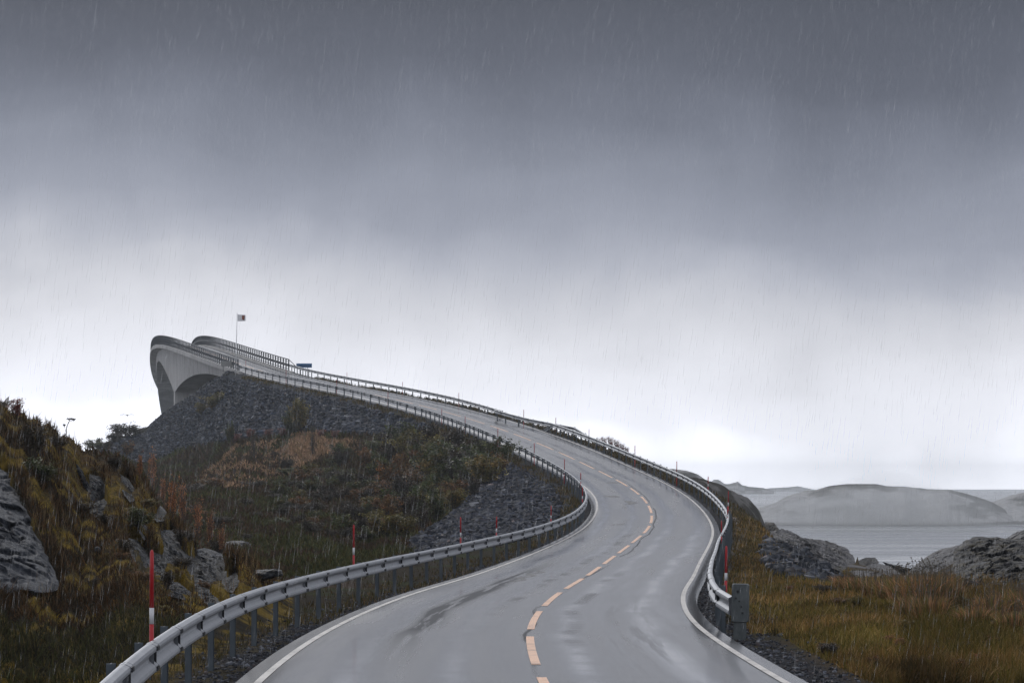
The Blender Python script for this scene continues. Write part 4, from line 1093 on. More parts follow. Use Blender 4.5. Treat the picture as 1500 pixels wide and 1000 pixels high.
# ------------------------------------------------------------------ grass and heath (uncountable)
def blades(X, Y, Z, L, wd, tint, lean=.45, seed=0, droop=.5):
    r = np.random.default_rng(seed); n = len(X)
    a = r.uniform(0, 6.283, n); t = np.abs(r.normal(0, lean, n)); dx, dy = np.cos(a) * np.sin(t), np.sin(a) * np.sin(t); dz = np.cos(t)
    fa = r.uniform(-.9, .9, n); wx, wy = np.cos(fa) * wd / 2, np.sin(fa) * wd / 2
    b = np.stack([X, Y, Z - .02], -1); d1 = np.stack([dx, dy, dz], -1)
    mid = b + d1 * (L * .55)[:, None]; tip = mid + np.stack([dx * (1 + droop), dy * (1 + droop), dz * (1 - droop * .5)], -1) * (L * .5)[:, None]
    o = np.stack([wx, wy, np.zeros(n)], -1)
    v = np.stack([b - o, b + o, mid - o * .8, mid + o * .8, tip], 1)
    f = np.array([(0, 1, 3), (0, 3, 2), (2, 3, 4)])[None] + (np.arange(n) * 5)[:, None, None]
    return v.reshape(-1, 3), f.reshape(-1, 3), np.repeat(tint, 5, 0)
def pick(n, cols_, wts, noisev=None, seed=0):
    r = np.random.default_rng(seed); c = np.array(cols_); i = r.choice(len(c), n, p=np.array(wts) / sum(wts))
    return c[i] * r.lognormal(0, .28, n)[:, None]
def stuff(name, parts):
    V, Fc, T, b = [], [], [], 0
    for v, f, t in parts: V.append(v); Fc.append(f + b); T.append(t); b += len(v)
    me_ = mesh_np(name, np.concatenate(V), np.concatenate(Fc), False, attrs={'tint': np.concatenate(T)})
    return tag(link(name, me_, M_blade), kind='stuff')
def filt(X, Y, Z, *conds):
    k = np.ones(len(X), bool)
    for c in conds: k &= c
    return X[k], Y[k], Z[k]
def visible(X, Y, Z):                     # keep only what is off the road and not under it
    lat, rz, w, s = road_rel(X, Y); return (np.abs(lat) - w / 2 > 1.0) | (s > S_ABUT)
# right-hand meadow
RG = [(1050, 742), (1110, 765), (1140, 800), (1190, 845), (1500, 850), (1600, 870), (1600, 1010), (1165, 1010), (1090, 930), (1050, 850), (1055, 790)]
X, Y, Z, _ = scatter(70000, RG, 40, 185); lat, rz, w, s = road_rel(X, Y)
X, Y, Z = filt(X, Y, Z, lat - w / 2 > .95 + .5 * (Y < 60))
pn = fbm(X / 1.5, Y / 3, seed=91, oct=3); px = HX + F * X / Y
n = len(X); L = (.10 + .20 * rng.uniform(0, 1, n) ** 1.6) * (1 + .5 * pn) * np.where(px > 1330, 1.25, .85)
t = pick(n, [(.115, .066, .020), (.085, .062, .016), (.15, .098, .038), (.055, .046, .013), (.20, .135, .065)], [4, 3, 2.5, 1.5, .8], seed=1)
t = t * np.clip(1 + .5 * pn + 1.1 * fbm(X / 2.4, Y / 7, seed=107, oct=3), .25, 1.8)[:, None]; gm = (fbm(X / 3, Y / 8, seed=93, oct=2) > .15)[:, None]; t = np.where(gm, t * np.array([.85, .97, .8]), t)
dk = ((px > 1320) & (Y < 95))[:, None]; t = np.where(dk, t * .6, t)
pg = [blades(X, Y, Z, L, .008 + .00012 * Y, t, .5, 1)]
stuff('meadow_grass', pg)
# mound: moss, heather and bleached grass; shade of the hollows put into the tint
MD = [(-60, 560), (60, 600), (130, 640), (240, 690), (335, 775), (412, 825), (412, 880), (300, 900), (200, 960), (140, 1010), (-60, 1010)]
X, Y, Z, _ = scatter(85000, MD, 42, 112); lat, rz, w, s = road_rel(X, Y); qx = HX + F * X / Y; qy = HY - F * (Z - ZC) / Y; X, Y, Z = filt(X, Y, Z, lat < -w / 2 - 1.5, ~in_any(qx, qy, ROCKS_MOUND, 1))
n = len(X); pn = fbm(X / 1.1, Y / 1.6, Z / .8, seed=95, oct=3); p2 = fbm(X / .45, Y / .8, Z / .4, seed=97, oct=2)
L = (.06 + .16 * rng.uniform(0, 1, n) ** 1.5) * np.where(pn > .12, .75, 1.2)
t = pick(n, [(.050, .030, .013), (.085, .042, .016), (.030, .024, .013), (.11, .058, .024)], [4, 3, 3, 1], seed=2)
mo = pick(n, [(.115, .075, .012), (.09, .065, .014), (.15, .10, .016), (.05, .045, .013)], [3, 3, 1.5, 2], seed=3)
lowdark = (Y < 58)
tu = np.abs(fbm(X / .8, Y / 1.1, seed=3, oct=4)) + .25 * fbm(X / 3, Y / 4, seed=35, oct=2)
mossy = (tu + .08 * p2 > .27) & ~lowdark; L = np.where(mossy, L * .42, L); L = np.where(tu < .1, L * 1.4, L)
t = np.where(mossy[:, None], mo * 1.15, np.where((tu < .14)[:, None], t * .45, t * .85))  # heather in the hollows is tinted darker, as if shaded
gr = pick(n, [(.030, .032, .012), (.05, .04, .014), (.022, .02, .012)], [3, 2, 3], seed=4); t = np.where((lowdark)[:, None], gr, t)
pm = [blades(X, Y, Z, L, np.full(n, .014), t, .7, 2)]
# tall bleached stalks on the ridge and the slope
k = rng.choice(n, 2600, replace=False); hi = k[(pn[k] < .1) & (Y[k] > 60)]
pm.append(blades(X[hi], Y[hi], Z[hi], rng.uniform(.2, .55, len(hi)), np.full(len(hi), .006), pick(len(hi), [(.15, .105, .06), (.10, .06, .03)], [2, 2], seed=5), .2, 3, .25))
stuff('mound_heath', pm)
# hillside heath
HL = [(130, 650), (330, 640), (430, 632), (560, 632), (700, 640), (760, 660), (700, 720), (640, 770), (600, 815), (480, 860), (400, 870), (360, 830), (290, 780), (200, 690)]
X, Y, Z, _ = scatter(80000, HL, 90, 440); lat, rz, w, s = road_rel(X, Y); px = HX + F * X / Y; py = HY - F * (Z - ZC) / Y
up, lo, ta = zones(px, py, Y, lat, X, Y); k = ~(up | lo) & (lat < -w / 2 - 1.6); X, Y, Z, ta = X[k], Y[k], Z[k], ta[k]
n = len(X); pn = fbm(X / 5, Y / 12, seed=99, oct=4)
L = (.18 + .35 * rng.uniform(0, 1, n)) * np.clip(Y / 240, .6, 1.3) * np.where(ta, .75, 1.0)
t = pick(n, [(.040, .026, .018), (.050, .030, .016), (.030, .030, .014), (.060, .048, .018)], [4, 3, 3, 1], seed=6) * .85
t = np.where((pn > .15)[:, None], pick(n, [(.032, .036, .014), (.045, .040, .014)], [3, 2], seed=7), t)
tt_ = pick(n, [(.20, .13, .08), (.165, .105, .065), (.11, .08, .04)], [3, 3, 1.5], seed=8); t = np.where((ta & (fbm(X / 2.2, Y / 6, seed=103, oct=3) + rng.normal(0, .12, n) + .9 * 0 > -.16))[:, None], tt_, t)
ph = [blades(X, Y, Z, L, .00040 * Y, t, .6, 4)]
m_ = (GU.ravel() > -150) & (GU.ravel() < 420) & (flatY > 88) & (flatY < 330) & (lat_g < -6)
q_ = rng.choice(np.where(m_)[0], 16000); xb, yb = flatX[q_] + rng.normal(0, .06, 16000), flatY[q_] + rng.normal(0, .4, 16000)
ph.append(blades(xb, yb, gz(xb, yb), rng.uniform(.2, .5, 16000) * np.clip(yb / 240, .6, 1.3), .0007 * yb, pick(16000, [(.040, .026, .018), (.050, .030, .016), (.032, .034, .014)], [4, 3, 3], seed=16), .6, 14))
stuff('hillside_heath', ph)
# verge grass under the rails
pv = []
for sd, s0, s1, nn_ in ((-1, 26, 400, 16000), (1, 60, 395, 15000)):
    s = s0 + (s1 - s0) * rng.uniform(0, 1, nn_) ** 1.3; o = W(s) / 2 + .62 + rng.gamma(2.0, .42, nn_) + np.where(s < 60, .5, 0)
    p, r = at(s, sd * o); ns = fbm(s / 3, o * 2, seed=101, oct=2); k = ns > -.15; p = p[k]; q = s[k]; m_ = len(p)
    pv.append(blades(p[:, 0], p[:, 1], gz(p[:, 0], p[:, 1]), rng.uniform(.06, .26, m_) * np.clip(q / 150, .8, 1.6), .008 + .00016 * q, pick(m_, [(.06, .044, .018), (.05, .045, .014), (.09, .06, .03), (.03, .026, .014)], [3, 2, 2, 3], seed=9), .5, 5))
stuff('verge_grass', pv)

# ------------------------------------------------------------------ bushes and single plants
def bush_mesh(seed, n=2600, cols_=((.030, .034, .012),), wts=(1,), leaf=.11, gaps=.0, upright=.0, bare=0.0):
    """unit bush: about 1 high, 1 wide; leaves gathered on twigs through the crown's volume"""
    r = np.random.default_rng(seed); mb = MB(); tips = []
    ns = 9
    for i in range(ns):
        a = r.uniform(0, 6.28); sp = r.uniform(.12, .48) * (1 - upright * .6); h = r.uniform(.55, 1.0)
        p0 = np.array([math.cos(a) * .05, math.sin(a) * .05, -.08]); p2 = np.array([math.cos(a) * sp, math.sin(a) * sp, h]); p1 = (p0 + p2) / 2 + np.array([math.cos(a) * sp * .15, math.sin(a) * sp * .15, .06])
        mb.tube([p0, p1, p2], [.018, .012, .005], 5, False)
        for k in range(9):
            t = r.uniform(.3, 1.0); b = p1 * (1 - t) * 2 * t + p0 * (1 - t) ** 2 + p2 * t * t if False else (p0 * (1 - t) ** 2 + 2 * p1 * t * (1 - t) + p2 * t * t)
            e = b + r.normal(0, .13, 3) * np.array([1, 1, .8]) * (1 - upright * .4) + np.array([0, 0, .06 + upright * .12])
            mb.tube([b, e], [.006, .003], 4, False); tips.append((b, e))
    lv = []
    per = max(1, int(n / len(tips)))
    tone = r.lognormal(0, .35, len(tips))
    cc = np.array(cols_); tv, tf, tt = [], [], []
    base = 0
    for (b, e), tn in zip(tips, tone):
        if r.uniform() < gaps: continue
        m = per; t = r.uniform(0.1, 1.1, (m, 1)); c = b + (e - b) * t + r.normal(0, .055, (m, 3))
        L_ = leaf * r.uniform(.5, 1.1, m); a = r.normal(size=(m, 3)); a /= np.linalg.norm(a, axis=1)[:, None]; q = np.cross(a, r.normal(size=(m, 3))); q /= np.linalg.norm(q, axis=1)[:, None] + 1e-6
        a *= (L_ * .5)[:, None]; q *= (L_ * .28)[:, None]
        tv.append(np.stack([c - a, c + q, c + a, c - q], 1).reshape(-1, 3)); tf.append((np.arange(m * 4).reshape(m, 4)) + base); base += m * 4
        ci = cc[r.choice(len(cc), p=np.array(wts) / sum(wts))]
        tt.append(np.repeat(ci[None] * tn * r.lognormal(0, .25, m)[:, None], 4, 0))
    leaves = mesh_np('foliage', np.concatenate(tv), np.concatenate(tf), False, attrs={'tint': np.clip(np.concatenate(tt), 0, .4)})
    leaves.materials.append(M_leaf)
    stem = mb.mesh('stem'); stem.materials.append(M_stem)
    return leaves, stem
GREEN = ((.028, .036, .012), (.040, .042, .015), (.055, .044, .016)); OLIVE = ((.085, .070, .020), (.11, .072, .020), (.06, .052, .018)); RUST = ((.12, .052, .018), (.085, .048, .020), (.055, .036, .016)); DARK = ((.020, .018, .012), (.028, .020, .014))
RED = ((.12, .040, .032), (.085, .036, .032)); ORG = ((.22, .10, .045), (.15, .065, .03))
KIND = {'green': [bush_mesh(s, 2800, GREEN, (3, 3, 2), .10) for s in (1, 2, 3)], 'olive': [bush_mesh(s, 2400, OLIVE, (3, 2, 2), .10) for s in (4, 5)], 'rust': [bush_mesh(s, 2000, RUST, (2, 3, 3), .10) for s in (6, 7)],
        'dark': [bush_mesh(s, 2000, DARK, (2, 2), .09) for s in (8, 9)], 'red': [bush_mesh(s, 1500, RED, (2, 2), .08, .1, .7) for s in (10,)], 'orange': [bush_mesh(s, 900, ORG, (2, 2), .075, .15, .9) for s in (11, 12)],
        'bare': [bush_mesh(s, 420, DARK, (2, 2), .07, .3, .8) for s in (13, 14)]}
def bush(px, py, hpx, wpx, kind, label, group=None, dmin=0, name='bush', cat='bush'):
    p = hit(px, py, dmin)
    if p is None: return
    s = p[1] / F; lm, sm = random.choice(KIND[kind])
    r = tag(empty(name, tuple(p), random.uniform(0, 6.28)), label, cat, group); sc = (wpx * s * .95, wpx * s * .95, hpx * s)
    r.scale = sc
    link('foliage', lm, None, r); link('stem', sm, None, r); return r
# singled-out shrubs
bush(312, 603, 26, 46, 'olive', 'olive brown bush growing high on the rock fill below the bridge', dmin=280)
bush(297, 608, 17, 26, 'olive', 'smaller low bush at the left foot of the olive bush on the rock fill', dmin=280)
bush(444, 634, 46, 40, 'olive', 'tall olive bush on the lower right of the rock fill', dmin=280)
bush(428, 636, 30, 26, 'green', 'green shrub leaning against the tall olive bush on the rock fill', dmin=280)
bush(338, 650, 30, 15, 'green', 'narrow dark green shrub at the foot of the rock fill', dmin=280)
bush(371, 672, 34, 20, 'bare', 'spindly dark leafless shrub in the tan grass patch', dmin=240)
bush(459, 668, 42, 24, 'bare', 'thin dark sapling at the upper right edge of the tan grass', dmin=240)
bush(183, 642, 21, 66, 'dark', 'dark shrub on the skyline at the left end of the rock fill', dmin=300)
bush(168, 648, 14, 40, 'dark', 'low dark shrub below the skyline shrub left of the rock fill', dmin=300)
bush(203, 628, 11, 36, 'dark', 'small dark shrub at the upper end of the skyline shrubs', dmin=300)
bush(140, 654, 16, 36, 'green', 'small green grey shrub in the gap between the mound and the rock fill', dmin=130)
bush(158, 660, 14, 22, 'dark', 'small dark shrub beside the gap at the rock fill toe', dmin=130)
bush(188, 668, 20, 24, 'rust', 'brown shrub at the toe of the rock fill behind the mound', dmin=130)
for i, (px, py, h_, w_) in enumerate([(368, 642, 13, 26), (392, 640, 11, 24), (415, 640, 12, 26), (470, 641, 11, 24), (490, 643, 12, 24), (348, 648, 12, 20)]):
    bush(px, py, h_, w_, 'red', 'low reddish shrub in the row along the toe of the rock fill', 'reddish shrubs along the rock fill toe', dmin=280)
for i, (px, py, h_, w_) in enumerate([(222, 720, 62, 26), (252, 760, 56, 28), (268, 770, 62, 30), (290, 790, 60, 28), (308, 800, 48, 24), (238, 740, 40, 22), (325, 812, 40, 22), (205, 700, 34, 20)]):
    bush(px, py, h_, w_, 'orange', 'thin rust leaved sapling in the row on the right flank of the mound', 'rust leaved saplings on the mound flank', dmin=60, name='sapling', cat='sapling')
for i, (px, py, h_, w_) in enumerate([(878, 654, 12, 12), (886, 656, 15, 13), (895, 657, 16, 13), (904, 659, 14, 13), (912, 661, 11, 12), (919, 663, 8, 10)]):
    d = 268 - i * 3.0
    X0 = (px - HX) / F * d; z0 = float(gz(X0, d)[0]); lm, sm = KIND['red'][0]
    r = tag(empty('bush', (X0, d, z0 - .05)), 'purplish red shrub in the clump behind the upper right guardrail', 'bush', 'red shrubs behind the right guardrail')
    hh = max(.5, ZC + (HY - (py - h_)) / F * d - z0); r.scale = (w_ * d / F * 1.3, w_ * d / F * 1.3, hh); link('foliage', lm, None, r); link('stem', sm, None, r)
# thicket on the hillside
TH_ = [(455, 690), (500, 668), (560, 658), (650, 660), (715, 676), (742, 690), (700, 722), (655, 765), (610, 790), (530, 800), (450, 785), (405, 755), (415, 712)]
r0 = random.Random(4); placed = []; tries = 0
while len(placed) < 104 and tries < 6000:
    tries += 1; px = r0.uniform(400, 745); py = r0.uniform(655, 802)
    if not inpoly(np.array([px]), np.array([py]), TH_)[0]: continue
    if any(abs(px - a) < 14 and abs(py - b) < 7 for a, b in placed): continue
    placed.append((px, py))
placed.sort(key=lambda q: q[1])
for px, py in placed:
    hi_ = py < 720 and px > 540
    kd = r0.choices(['green', 'olive', 'rust', 'dark'], [4, 1.6, 1.6, 2.2] if px > 540 else [2.5, .6, .8, 4])[0]
    hh = r0.uniform(26, 46) if hi_ else (r0.uniform(22, 40) if px > 560 else r0.uniform(12, 24)); ww = hh * r0.uniform(.95, 1.35) + 8
    bush(px, py, hh, ww, kd, {'green': 'dark green bush in the dense thicket on the hillside', 'olive': 'olive yellow bush in the dense thicket on the hillside', 'rust': 'rust brown bush in the dense thicket on the hillside', 'dark': 'near black heather bush in the dense thicket on the hillside'}[kd], 'thicket bushes on the hillside', dmin=115)
# lower heather clumps
r0 = random.Random(9)
for k in range(46):
    px = r0.uniform(235, 600); py = r0.uniform(690, 800)
    if inpoly(np.array([px]), np.array([py]), TAN)[0] or px + (py - 690) * -.9 < 215: continue
    bush(px, py, r0.uniform(8, 16), r0.uniform(24, 46), r0.choice(['dark', 'dark', 'rust', 'green']), 'low heather clump on the slope between the mound and thicket', 'low heather clumps on the slope', dmin=105, name='heather_clump', cat='heather')
for px, py, h_, w_ in ((312, 702, 10, 18), (420, 690, 18, 30), (402, 668, 8, 14), (334, 707, 8, 16)):
    bush(px, py, h_, w_, 'dark', 'small dark heather clump inside the tan grass patch', 'dark clumps in the tan grass', dmin=230, name='heather_clump', cat='heather')
# dark shrubs on the mound
for px, py, h_, w_, kd, lb in ((48, 668, 46, 50, 'dark', 'dark juniper bush just under the ridge of the mound at far left'), (84, 662, 26, 34, 'dark', 'smaller dark bush right of the juniper on the mound'), (22, 612, 26, 40, 'red', 'dark red dock plants on the mound ridge at far left'),
                           (60, 705, 34, 56, 'green', 'dark green bush above the smooth rock slab'), (168, 690, 22, 34, 'dark', 'dark clump on the mound ridge above the rounded outcrop'), (245, 862, 26, 34, 'dark', 'dark clump between the outcrops at the mound foot'),
                           (205, 772, 28, 44, 'green', 'dark moss green clump in the middle of the mound outcrops'), (322, 812, 26, 36, 'dark', 'dark clump at the right end of the mound outcrops')):
    bush(px, py, h_, w_, kd, lb, dmin=40)
r0 = random.Random(21)
for k in range(44):
    px = r0.uniform(10, 330); py = r0.uniform(600, 900)
    if not inpoly(np.array([px]), np.array([py]), [(0, 640), (60, 640), (140, 680), (220, 740), (300, 820), (330, 860), (250, 900), (120, 880), (100, 800), (40, 690)])[0]: continue
    bush(px, py, r0.uniform(10, 22), r0.uniform(20, 44), r0.choice(['dark', 'dark', 'rust', 'rust', 'olive']), 'low heather clump among the moss on the near mound', 'heather clumps on the mound', dmin=40, name='heather_clump', cat='heather')
for k in range(60):
    px = r0.uniform(1130, 1510); py = r0.uniform(862, 985)
    if px < 1300 and r0.random() < .65: continue
    bush(px, py, r0.uniform(9, 20), r0.uniform(20, 42), r0.choice(['dark', 'olive', 'rust', 'rust', 'orange']), 'low leafy clump in the meadow right of the road', 'leafy clumps in the meadow', dmin=40, name='meadow_plant', cat='plant')
# umbel and fern on the ridge
up_ = hit(97, 634, 60); ur = tag(empty('umbel_plant', tuple(up_)), 'dry umbel plant with two flat seed heads on the mound skyline', 'plant'); s = up_[1] / F
mb = MB(); mb.tube([(0, 0, -.1), (0, 0, 8 * s), (1 * s, 0, 16 * s), (5 * s, 0, 24 * s)], [.012, .011, .009, .006], 6); mb.tube([(0, 0, 10 * s), (3 * s, 0, 22 * s), (11 * s, .02, 25 * s)], [.008, .006, .005], 6); mb.tube([(0, 0, 6 * s), (-3 * s, 0, 17 * s)], [.006, .004], 5)
st_ = mb.build('stem', M_dry, ur)
for (x, z, rr) in ((4.5, 27, 5), (11.5, 26.5, 4.5), (-3, 18, 1.5)):
    mb = MB(); zb = (z - 3) * s
    for k in range(16):
        a = random.uniform(0, 6.28); q = rr * s * math.sqrt(random.random()); e = (x * s + q * math.cos(a), q * math.sin(a), (z + random.uniform(-1, .4)) * s)
        mb.tube([(x * s, 0, zb), e], [.003, .002], 4); mb.tube([(e[0], e[1], e[2] - .004), (e[0], e[1], e[2] + .006), (e[0], e[1], e[2] + .014)], [.010, .022, .008], 6)
    mb.build('seed_head', M_umbel, ur)
fn = hit(6, 594, 60); fr_ = tag(empty('fern', tuple(fn)), 'grey fern fronds on the mound skyline at the far left', 'fern'); s = fn[1] / F
for k, (dx, dz) in enumerate(((-9, 12), (6, 17), (14, 13), (-2, 9))):
    mb = MB(); pts = [np.array([dx * t * s, .03 * k, (dz * t - 3 * t * t) * s]) for t in np.linspace(0, 1, 12)]
    mb.tube([tuple(p) for p in pts], list(np.linspace(.006, .002, 12)), 5)
    for i in range(2, 12):
        L_ = (1 - i / 13) * 5.5 * s; d = pts[i] - pts[i - 1]; d /= np.linalg.norm(d); nrm = np.array([-d[2], 0, d[0]])
        for sd in (-1, 1):
            e = pts[i] + nrm * sd * L_ + d * L_ * .5; m_ = (pts[i] + e) / 2 + d * .012
            mb.add([pts[i], m_ + d * .012, e, m_ - d * .02, m_ + np.array([0, .004, 0])], [(0, 1, 4), (1, 2, 4), (2, 3, 4), (3, 0, 4)])
    mb.build('frond', M_umbel, fr_)
# reed clumps on the right
def reed_mesh(seed, n=420):
    r = np.random.default_rng(seed); a = r.uniform(0, 6.28, n); q = np.sqrt(r.uniform(0, 1, n)) * .5
    L_ = r.uniform(.55, 1.05, n); up = r.uniform(0, 1, n) < .45
    t = np.where(up[:, None], pick(n, [(.12, .105, .032), (.085, .085, .028)], [2, 2], seed=seed), pick(n, [(.26, .14, .07), (.17, .085, .04), (.34, .21, .12)], [3, 2, 1.4], seed=seed + 1))
    v, f, c = blades(q * np.cos(a), q * np.sin(a), np.zeros(n), L_, np.full(n, .022), t, .28, seed, 1.0)
    me_ = mesh_np('blades', v, f, False, attrs={'tint': c}); me_.materials.append(M_blade)
    mb = MB()
    for k in range(26):
        x, y = r.normal(0, .22, 2); h = r.uniform(.7, 1.1); e = (x * 1.25 + r.normal(0, .05), y * 1.25, h)
        mb.tube([(x, y, -.05), ((x + e[0]) / 2 - .01, (y + e[1]) / 2, h * .55), e], [.008, .007, .004], 4)
        mb.tube([e, (e[0] + .03, e[1], e[2] + .04), (e[0] + .07, e[1], e[2] + .03)], [.006, .016, .004], 5)
    sm = mb.mesh('seed_stalks'); sm.materials.append(M_dry); return me_, sm
REED = [reed_mesh(50 + i) for i in range(3)]
r0 = random.Random(12)
for i, (px, py, h_, w_) in enumerate([(1240, 862, 22, 40), (1258, 868, 26, 40), (1285, 874, 30, 46), (1308, 880, 36, 46), (1330, 884, 44, 50), (1350, 890, 52, 52), (1372, 888, 50, 48), (1392, 884, 40, 40), (1318, 866, 26, 44), (1345, 866, 28, 46), (1375, 868, 30, 44), (1362, 905, 40, 50), (1335, 902, 34, 44),
                                      (1450, 906, 40, 46), (1478, 900, 44, 50), (1500, 904, 50, 52), (1428, 915, 30, 44), (1520, 912, 50, 50), (1486, 926, 36, 46)]):
    p = hit(px, py, 45); s = p[1] / F; side = 'left' if px < 1410 else 'right'
    r = tag(empty('reed_clump', tuple(p), r0.uniform(0, 6.28)), 'brown and green reed clump in the stand left of the dark rock' if side == 'left' else 'brown reed clump in the stand below the dark rock at the right edge', 'reeds', 'reed clumps in the stand ' + ('left of the dark rock' if side == 'left' else 'at the right edge'))
    r.scale = (w_ * s, w_ * s, h_ * s * 1.25); a, b = REED[i % 3]; link('blades', a, None, r); link('seed_stalks', b, None, r)

# ------------------------------------------------------------------ rain, mist, haze
def make_rain():
    m, nt, b = mat('rain_water'); nt.nodes.remove(b)
    t = nt.nodes.new('ShaderNodeBsdfTransparent'); d = nt.nodes.new('ShaderNodeBsdfTranslucent'); d.inputs[0].default_value = (.9, .92, .95, 1)
    e = nt.nodes.new('ShaderNodeBsdfDiffuse'); e.inputs[0].default_value = (.9, .92, .95, 1)
    a = nt.nodes.new('ShaderNodeMixShader'); a.inputs[0].default_value = .12; nt.links.new(d.outputs[0], a.inputs[1]); nt.links.new(e.outputs[0], a.inputs[2])
    x = nt.nodes.new('ShaderNodeMixShader'); x.inputs[0].default_value = .23; nt.links.new(t.outputs[0], x.inputs[1]); nt.links.new(a.outputs[0], x.inputs[2])
    nt.links.new(x.outputs[0], nt.nodes['Material Output'].inputs['Surface']); return m
n = 7500; d = rng.uniform(26, 72, n); px = rng.uniform(-60, 1560, n); py = rng.uniform(-40, 1040, n)
X = (px - HX) / F * d; Z = ZC + (HY - py) / F * d
lat, rz, w, s = road_rel(X, d); g0 = np.maximum(np.where(np.abs(lat) < w / 2 + 1, rz, gz(X, d)), 0); k = Z > g0 + .25; X, d, Z = X[k], d[k], Z[k]; n = len(X)
L = d / F * rng.uniform(13, 34, n); wd = np.clip(d / F * rng.uniform(.20, .36, n), .001, .006)
ax = np.stack([rng.normal(.13, .035, n), rng.normal(0, .03, n), np.ones(n)], -1)
b0 = np.stack([X, d, Z], -1); tp = b0 + ax * L[:, None]; mid = b0 + ax * (L * .35)[:, None]; ring = []
for a in (0, 2.094, 4.189): ring.append(mid + np.stack([np.cos(a) * wd, np.sin(a) * wd, np.zeros(n)], -1) * .5 * 1.3)
v = np.stack([b0] + ring + [tp], 1); f = np.array([(0, 2, 1), (0, 3, 2), (0, 1, 3), (1, 2, 4), (2, 3, 4), (3, 1, 4)])[None] + (np.arange(n) * 5)[:, None, None]
tag(link('rain', mesh_np('rain', v.reshape(-1, 3), f.reshape(-1, 3), True), make_rain()), kind='stuff')

def volume(name, dens, colr, aniso):
    m = bpy.data.materials.new(name); m.use_nodes = True; nt = m.node_tree; nt.nodes.remove(nt.nodes['Principled BSDF'])
    v = nt.nodes.new('ShaderNodeVolumePrincipled'); v.inputs['Density'].default_value = dens; v.inputs['Color'].default_value = (*colr, 1); v.inputs['Anisotropy'].default_value = aniso
    nt.links.new(v.outputs[0], nt.nodes['Material Output'].inputs['Volume']); return m
hz = MB(); hz.box((0, 2650, 17.5), (9000, 5600, 47)); tag(hz.build('haze', volume('haze_air', .00016, (.88, .94, 1.0), .72)), kind='stuff')
def mist(px, py, d, rx, ry, rz_, dens, seed):
    v, f = ICO4; nz = 1 + .25 * fbm(v[:, 0] * 1.5, v[:, 1] * 1.5, v[:, 2] * 1.5, seed=seed, oct=3); c = P(px, py, d)
    p = v * nz[:, None] * np.array([rx, ry, rz_]); p[:, 2] = np.maximum(p[:, 2] + c[2], .25) - c[2]
    tag(link('mist', mesh_np('mist', p, f, True), volume('mist_air', dens, (.93, .965, 1.0), .72), None, tuple(c)), kind='stuff')
for i, (px, py, d, rx, ry, rz_, dn) in enumerate([(1290, 752, 612, 22, 20, 5.5, .014), (1255, 756, 606, 20, 16, 4.5, .012), (1335, 756, 604, 26, 18, 5.0, .012), (1385, 760, 600, 20, 14, 3.6, .010), (1215, 758, 608, 14, 14, 3.6, .010), (1300, 744, 622, 12, 12, 6.5, .012), (1275, 768, 560, 22, 20, 2.6, .006)]):
    mist(px, py, d, rx, ry, rz_, dn * .9, i + 1)

# ------------------------------------------------------------------ sky, sun, camera
SUN_EL, SUN_AZ = math.radians(38), math.radians(-20)     # behind the cloud, ahead and to the left
wd_ = bpy.data.worlds.new('World'); scene.world = wd_; wd_.use_nodes = True; nt = wd_.node_tree
bg = nt.nodes['Background']; bg.inputs['Strength'].default_value = 1.0
tc = nt.nodes.new('ShaderNodeTexCoord').outputs['Generated']; sp_ = nt.nodes.new('ShaderNodeSeparateXYZ'); nt.links.new(tc, sp_.inputs[0])
hor = math_(nt, 'SQRT', math_(nt, 'ADD', math_(nt, 'MULTIPLY', sp_.outputs[0], sp_.outputs[0]), math_(nt, 'MULTIPLY', sp_.outputs[1], sp_.outputs[1])))
el_ = math_(nt, 'DIVIDE', sp_.outputs[2], math_(nt, 'MAXIMUM', hor, .02)); az_ = math_(nt, 'DIVIDE', sp_.outputs[0], math_(nt, 'MAXIMUM', hor, .02))
t0 = math_(nt, 'MULTIPLY', el_, F / 712.0)                # 1 at eight degrees
mr = nt.nodes.new('ShaderNodeMapRange'); mr.inputs[1].default_value = -.16; mr.inputs[2].default_value = .16; nt.links.new(az_, mr.inputs[0])
sh = ramp(nt, mr.outputs[0], [(0, (.44,) * 3), (.15, (.43,) * 3), (.35, (.485,) * 3), (.5, (.50,) * 3), (.65, (.52,) * 3), (.78, (.56,) * 3), (.9, (.545,) * 3), (1, (.51,) * 3)], 'EASE')
cmb = nt.nodes.new('ShaderNodeCombineXYZ'); nt.links.new(math_(nt, 'MULTIPLY', az_, 14), cmb.inputs[0]); nt.links.new(math_(nt, 'MULTIPLY', el_, 26), cmb.inputs[1])
nz1 = noise(nt, 1.0, 4, .5, cmb.outputs[0], .4)
cmb2 = nt.nodes.new('ShaderNodeCombineXYZ'); nt.links.new(math_(nt, 'MULTIPLY', az_, 40), cmb2.inputs[0]); nt.links.new(math_(nt, 'MULTIPLY', el_, 14), cmb2.inputs[1])
nz2 = noise(nt, 1.0, 3, .5, cmb2.outputs[0], .3)
dv0 = math_(nt, 'ADD', math_(nt, 'SUBTRACT', sh, .525), math_(nt, 'ADD', math_(nt, 'MULTIPLY', math_(nt, 'SUBTRACT', nz1, .5), .20), math_(nt, 'MULTIPLY', math_(nt, 'SUBTRACT', nz2, .5), .09)))
edge_ = math_(nt, 'MULTIPLY', math_(nt, 'SUBTRACT', 1.04, t0), 4.0, True)
t1 = math_(nt, 'ADD', t0, math_(nt, 'MULTIPLY', dv0, edge_))
fac = math_(nt, 'DIVIDE', t1, 10.0, True)
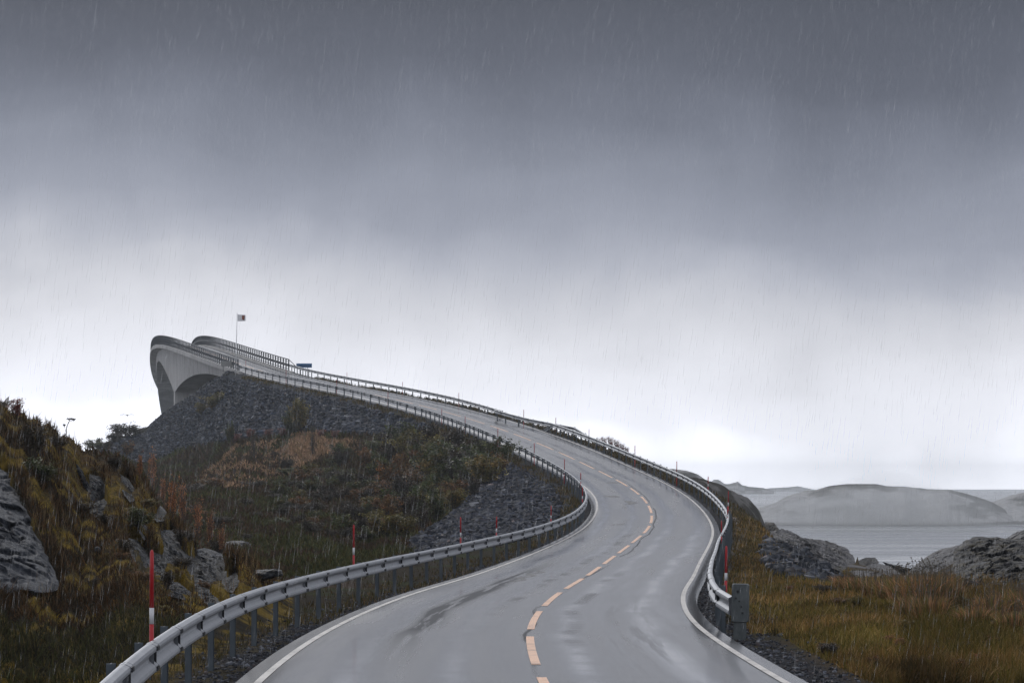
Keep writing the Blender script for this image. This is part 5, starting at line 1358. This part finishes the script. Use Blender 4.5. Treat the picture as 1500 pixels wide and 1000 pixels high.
def g_(v, b=1.0): q = min(v * 1.5, 1); return (v * (.83 + .13 * q), v * (.955 + .025 * q), v * (1.31 - .25 * q))
cloud = ramp(nt, fac, [(0, g_(1.7)), (.005, g_(1.5)), (.012, g_(1.08)), (.022, g_(.90)), (.030, g_(.75)), (.037, g_(.62)), (.044, g_(.475)), (.051, g_(.36)), (.059, g_(.30)), (.072, g_(.205)), (.086, g_(.132)), (.104, g_(.086)), (.122, g_(.70)), (.16, g_(1.0)), (.24, g_(.60)), (.6, g_(.60)), (1, g_(.62))])
sky = nt.nodes.new('ShaderNodeTexSky'); sky.sky_type = 'NISHITA'; sky.sun_disc = False; sky.sun_elevation = SUN_EL; sky.sun_rotation = SUN_AZ; sky.air_density = 1.5; sky.dust_density = 3.0
skyc = mixc(nt, 1.0, sky.outputs[0], (.08, .08, .08), 'MULTIPLY')
nt.links.new(mixc(nt, .012, cloud, skyc), bg.inputs['Color'])
sl = bpy.data.lights.new('sun', 'SUN'); sl.energy = 1.25; sl.angle = math.radians(18); sl.color = (1.0, .985, .97)
so_ = bpy.data.objects.new('sun', sl); COL.objects.link(so_)
dirv = Vector((math.sin(SUN_AZ) * math.cos(SUN_EL), math.cos(SUN_AZ) * math.cos(SUN_EL), math.sin(SUN_EL)))
so_.rotation_euler = dirv.to_track_quat('Z', 'Y').to_euler(); so_.location = (0, 0, 60)

cam = bpy.data.cameras.new('camera'); cam.sensor_width = 36; cam.lens = 36 * F / 1500; cam.clip_start = .5; cam.clip_end = 20000
co = bpy.data.objects.new('camera', cam); COL.objects.link(co); co.location = (0, 0, ZC)
co.rotation_euler = (math.radians(90), 0, 0)
cam.shift_y = (HY - 500) / 1500.0
scene.camera = co
scene.view_settings.view_transform = 'Standard'; scene.view_settings.look = 'None'; scene.view_settings.exposure = 0; scene.view_settings.gamma = 1
cy = scene.cycles; cy.max_bounces = 6; cy.diffuse_bounces = 2; cy.glossy_bounces = 2; cy.transparent_max_bounces = 16; cy.volume_bounces = 0
cy.use_denoising = True
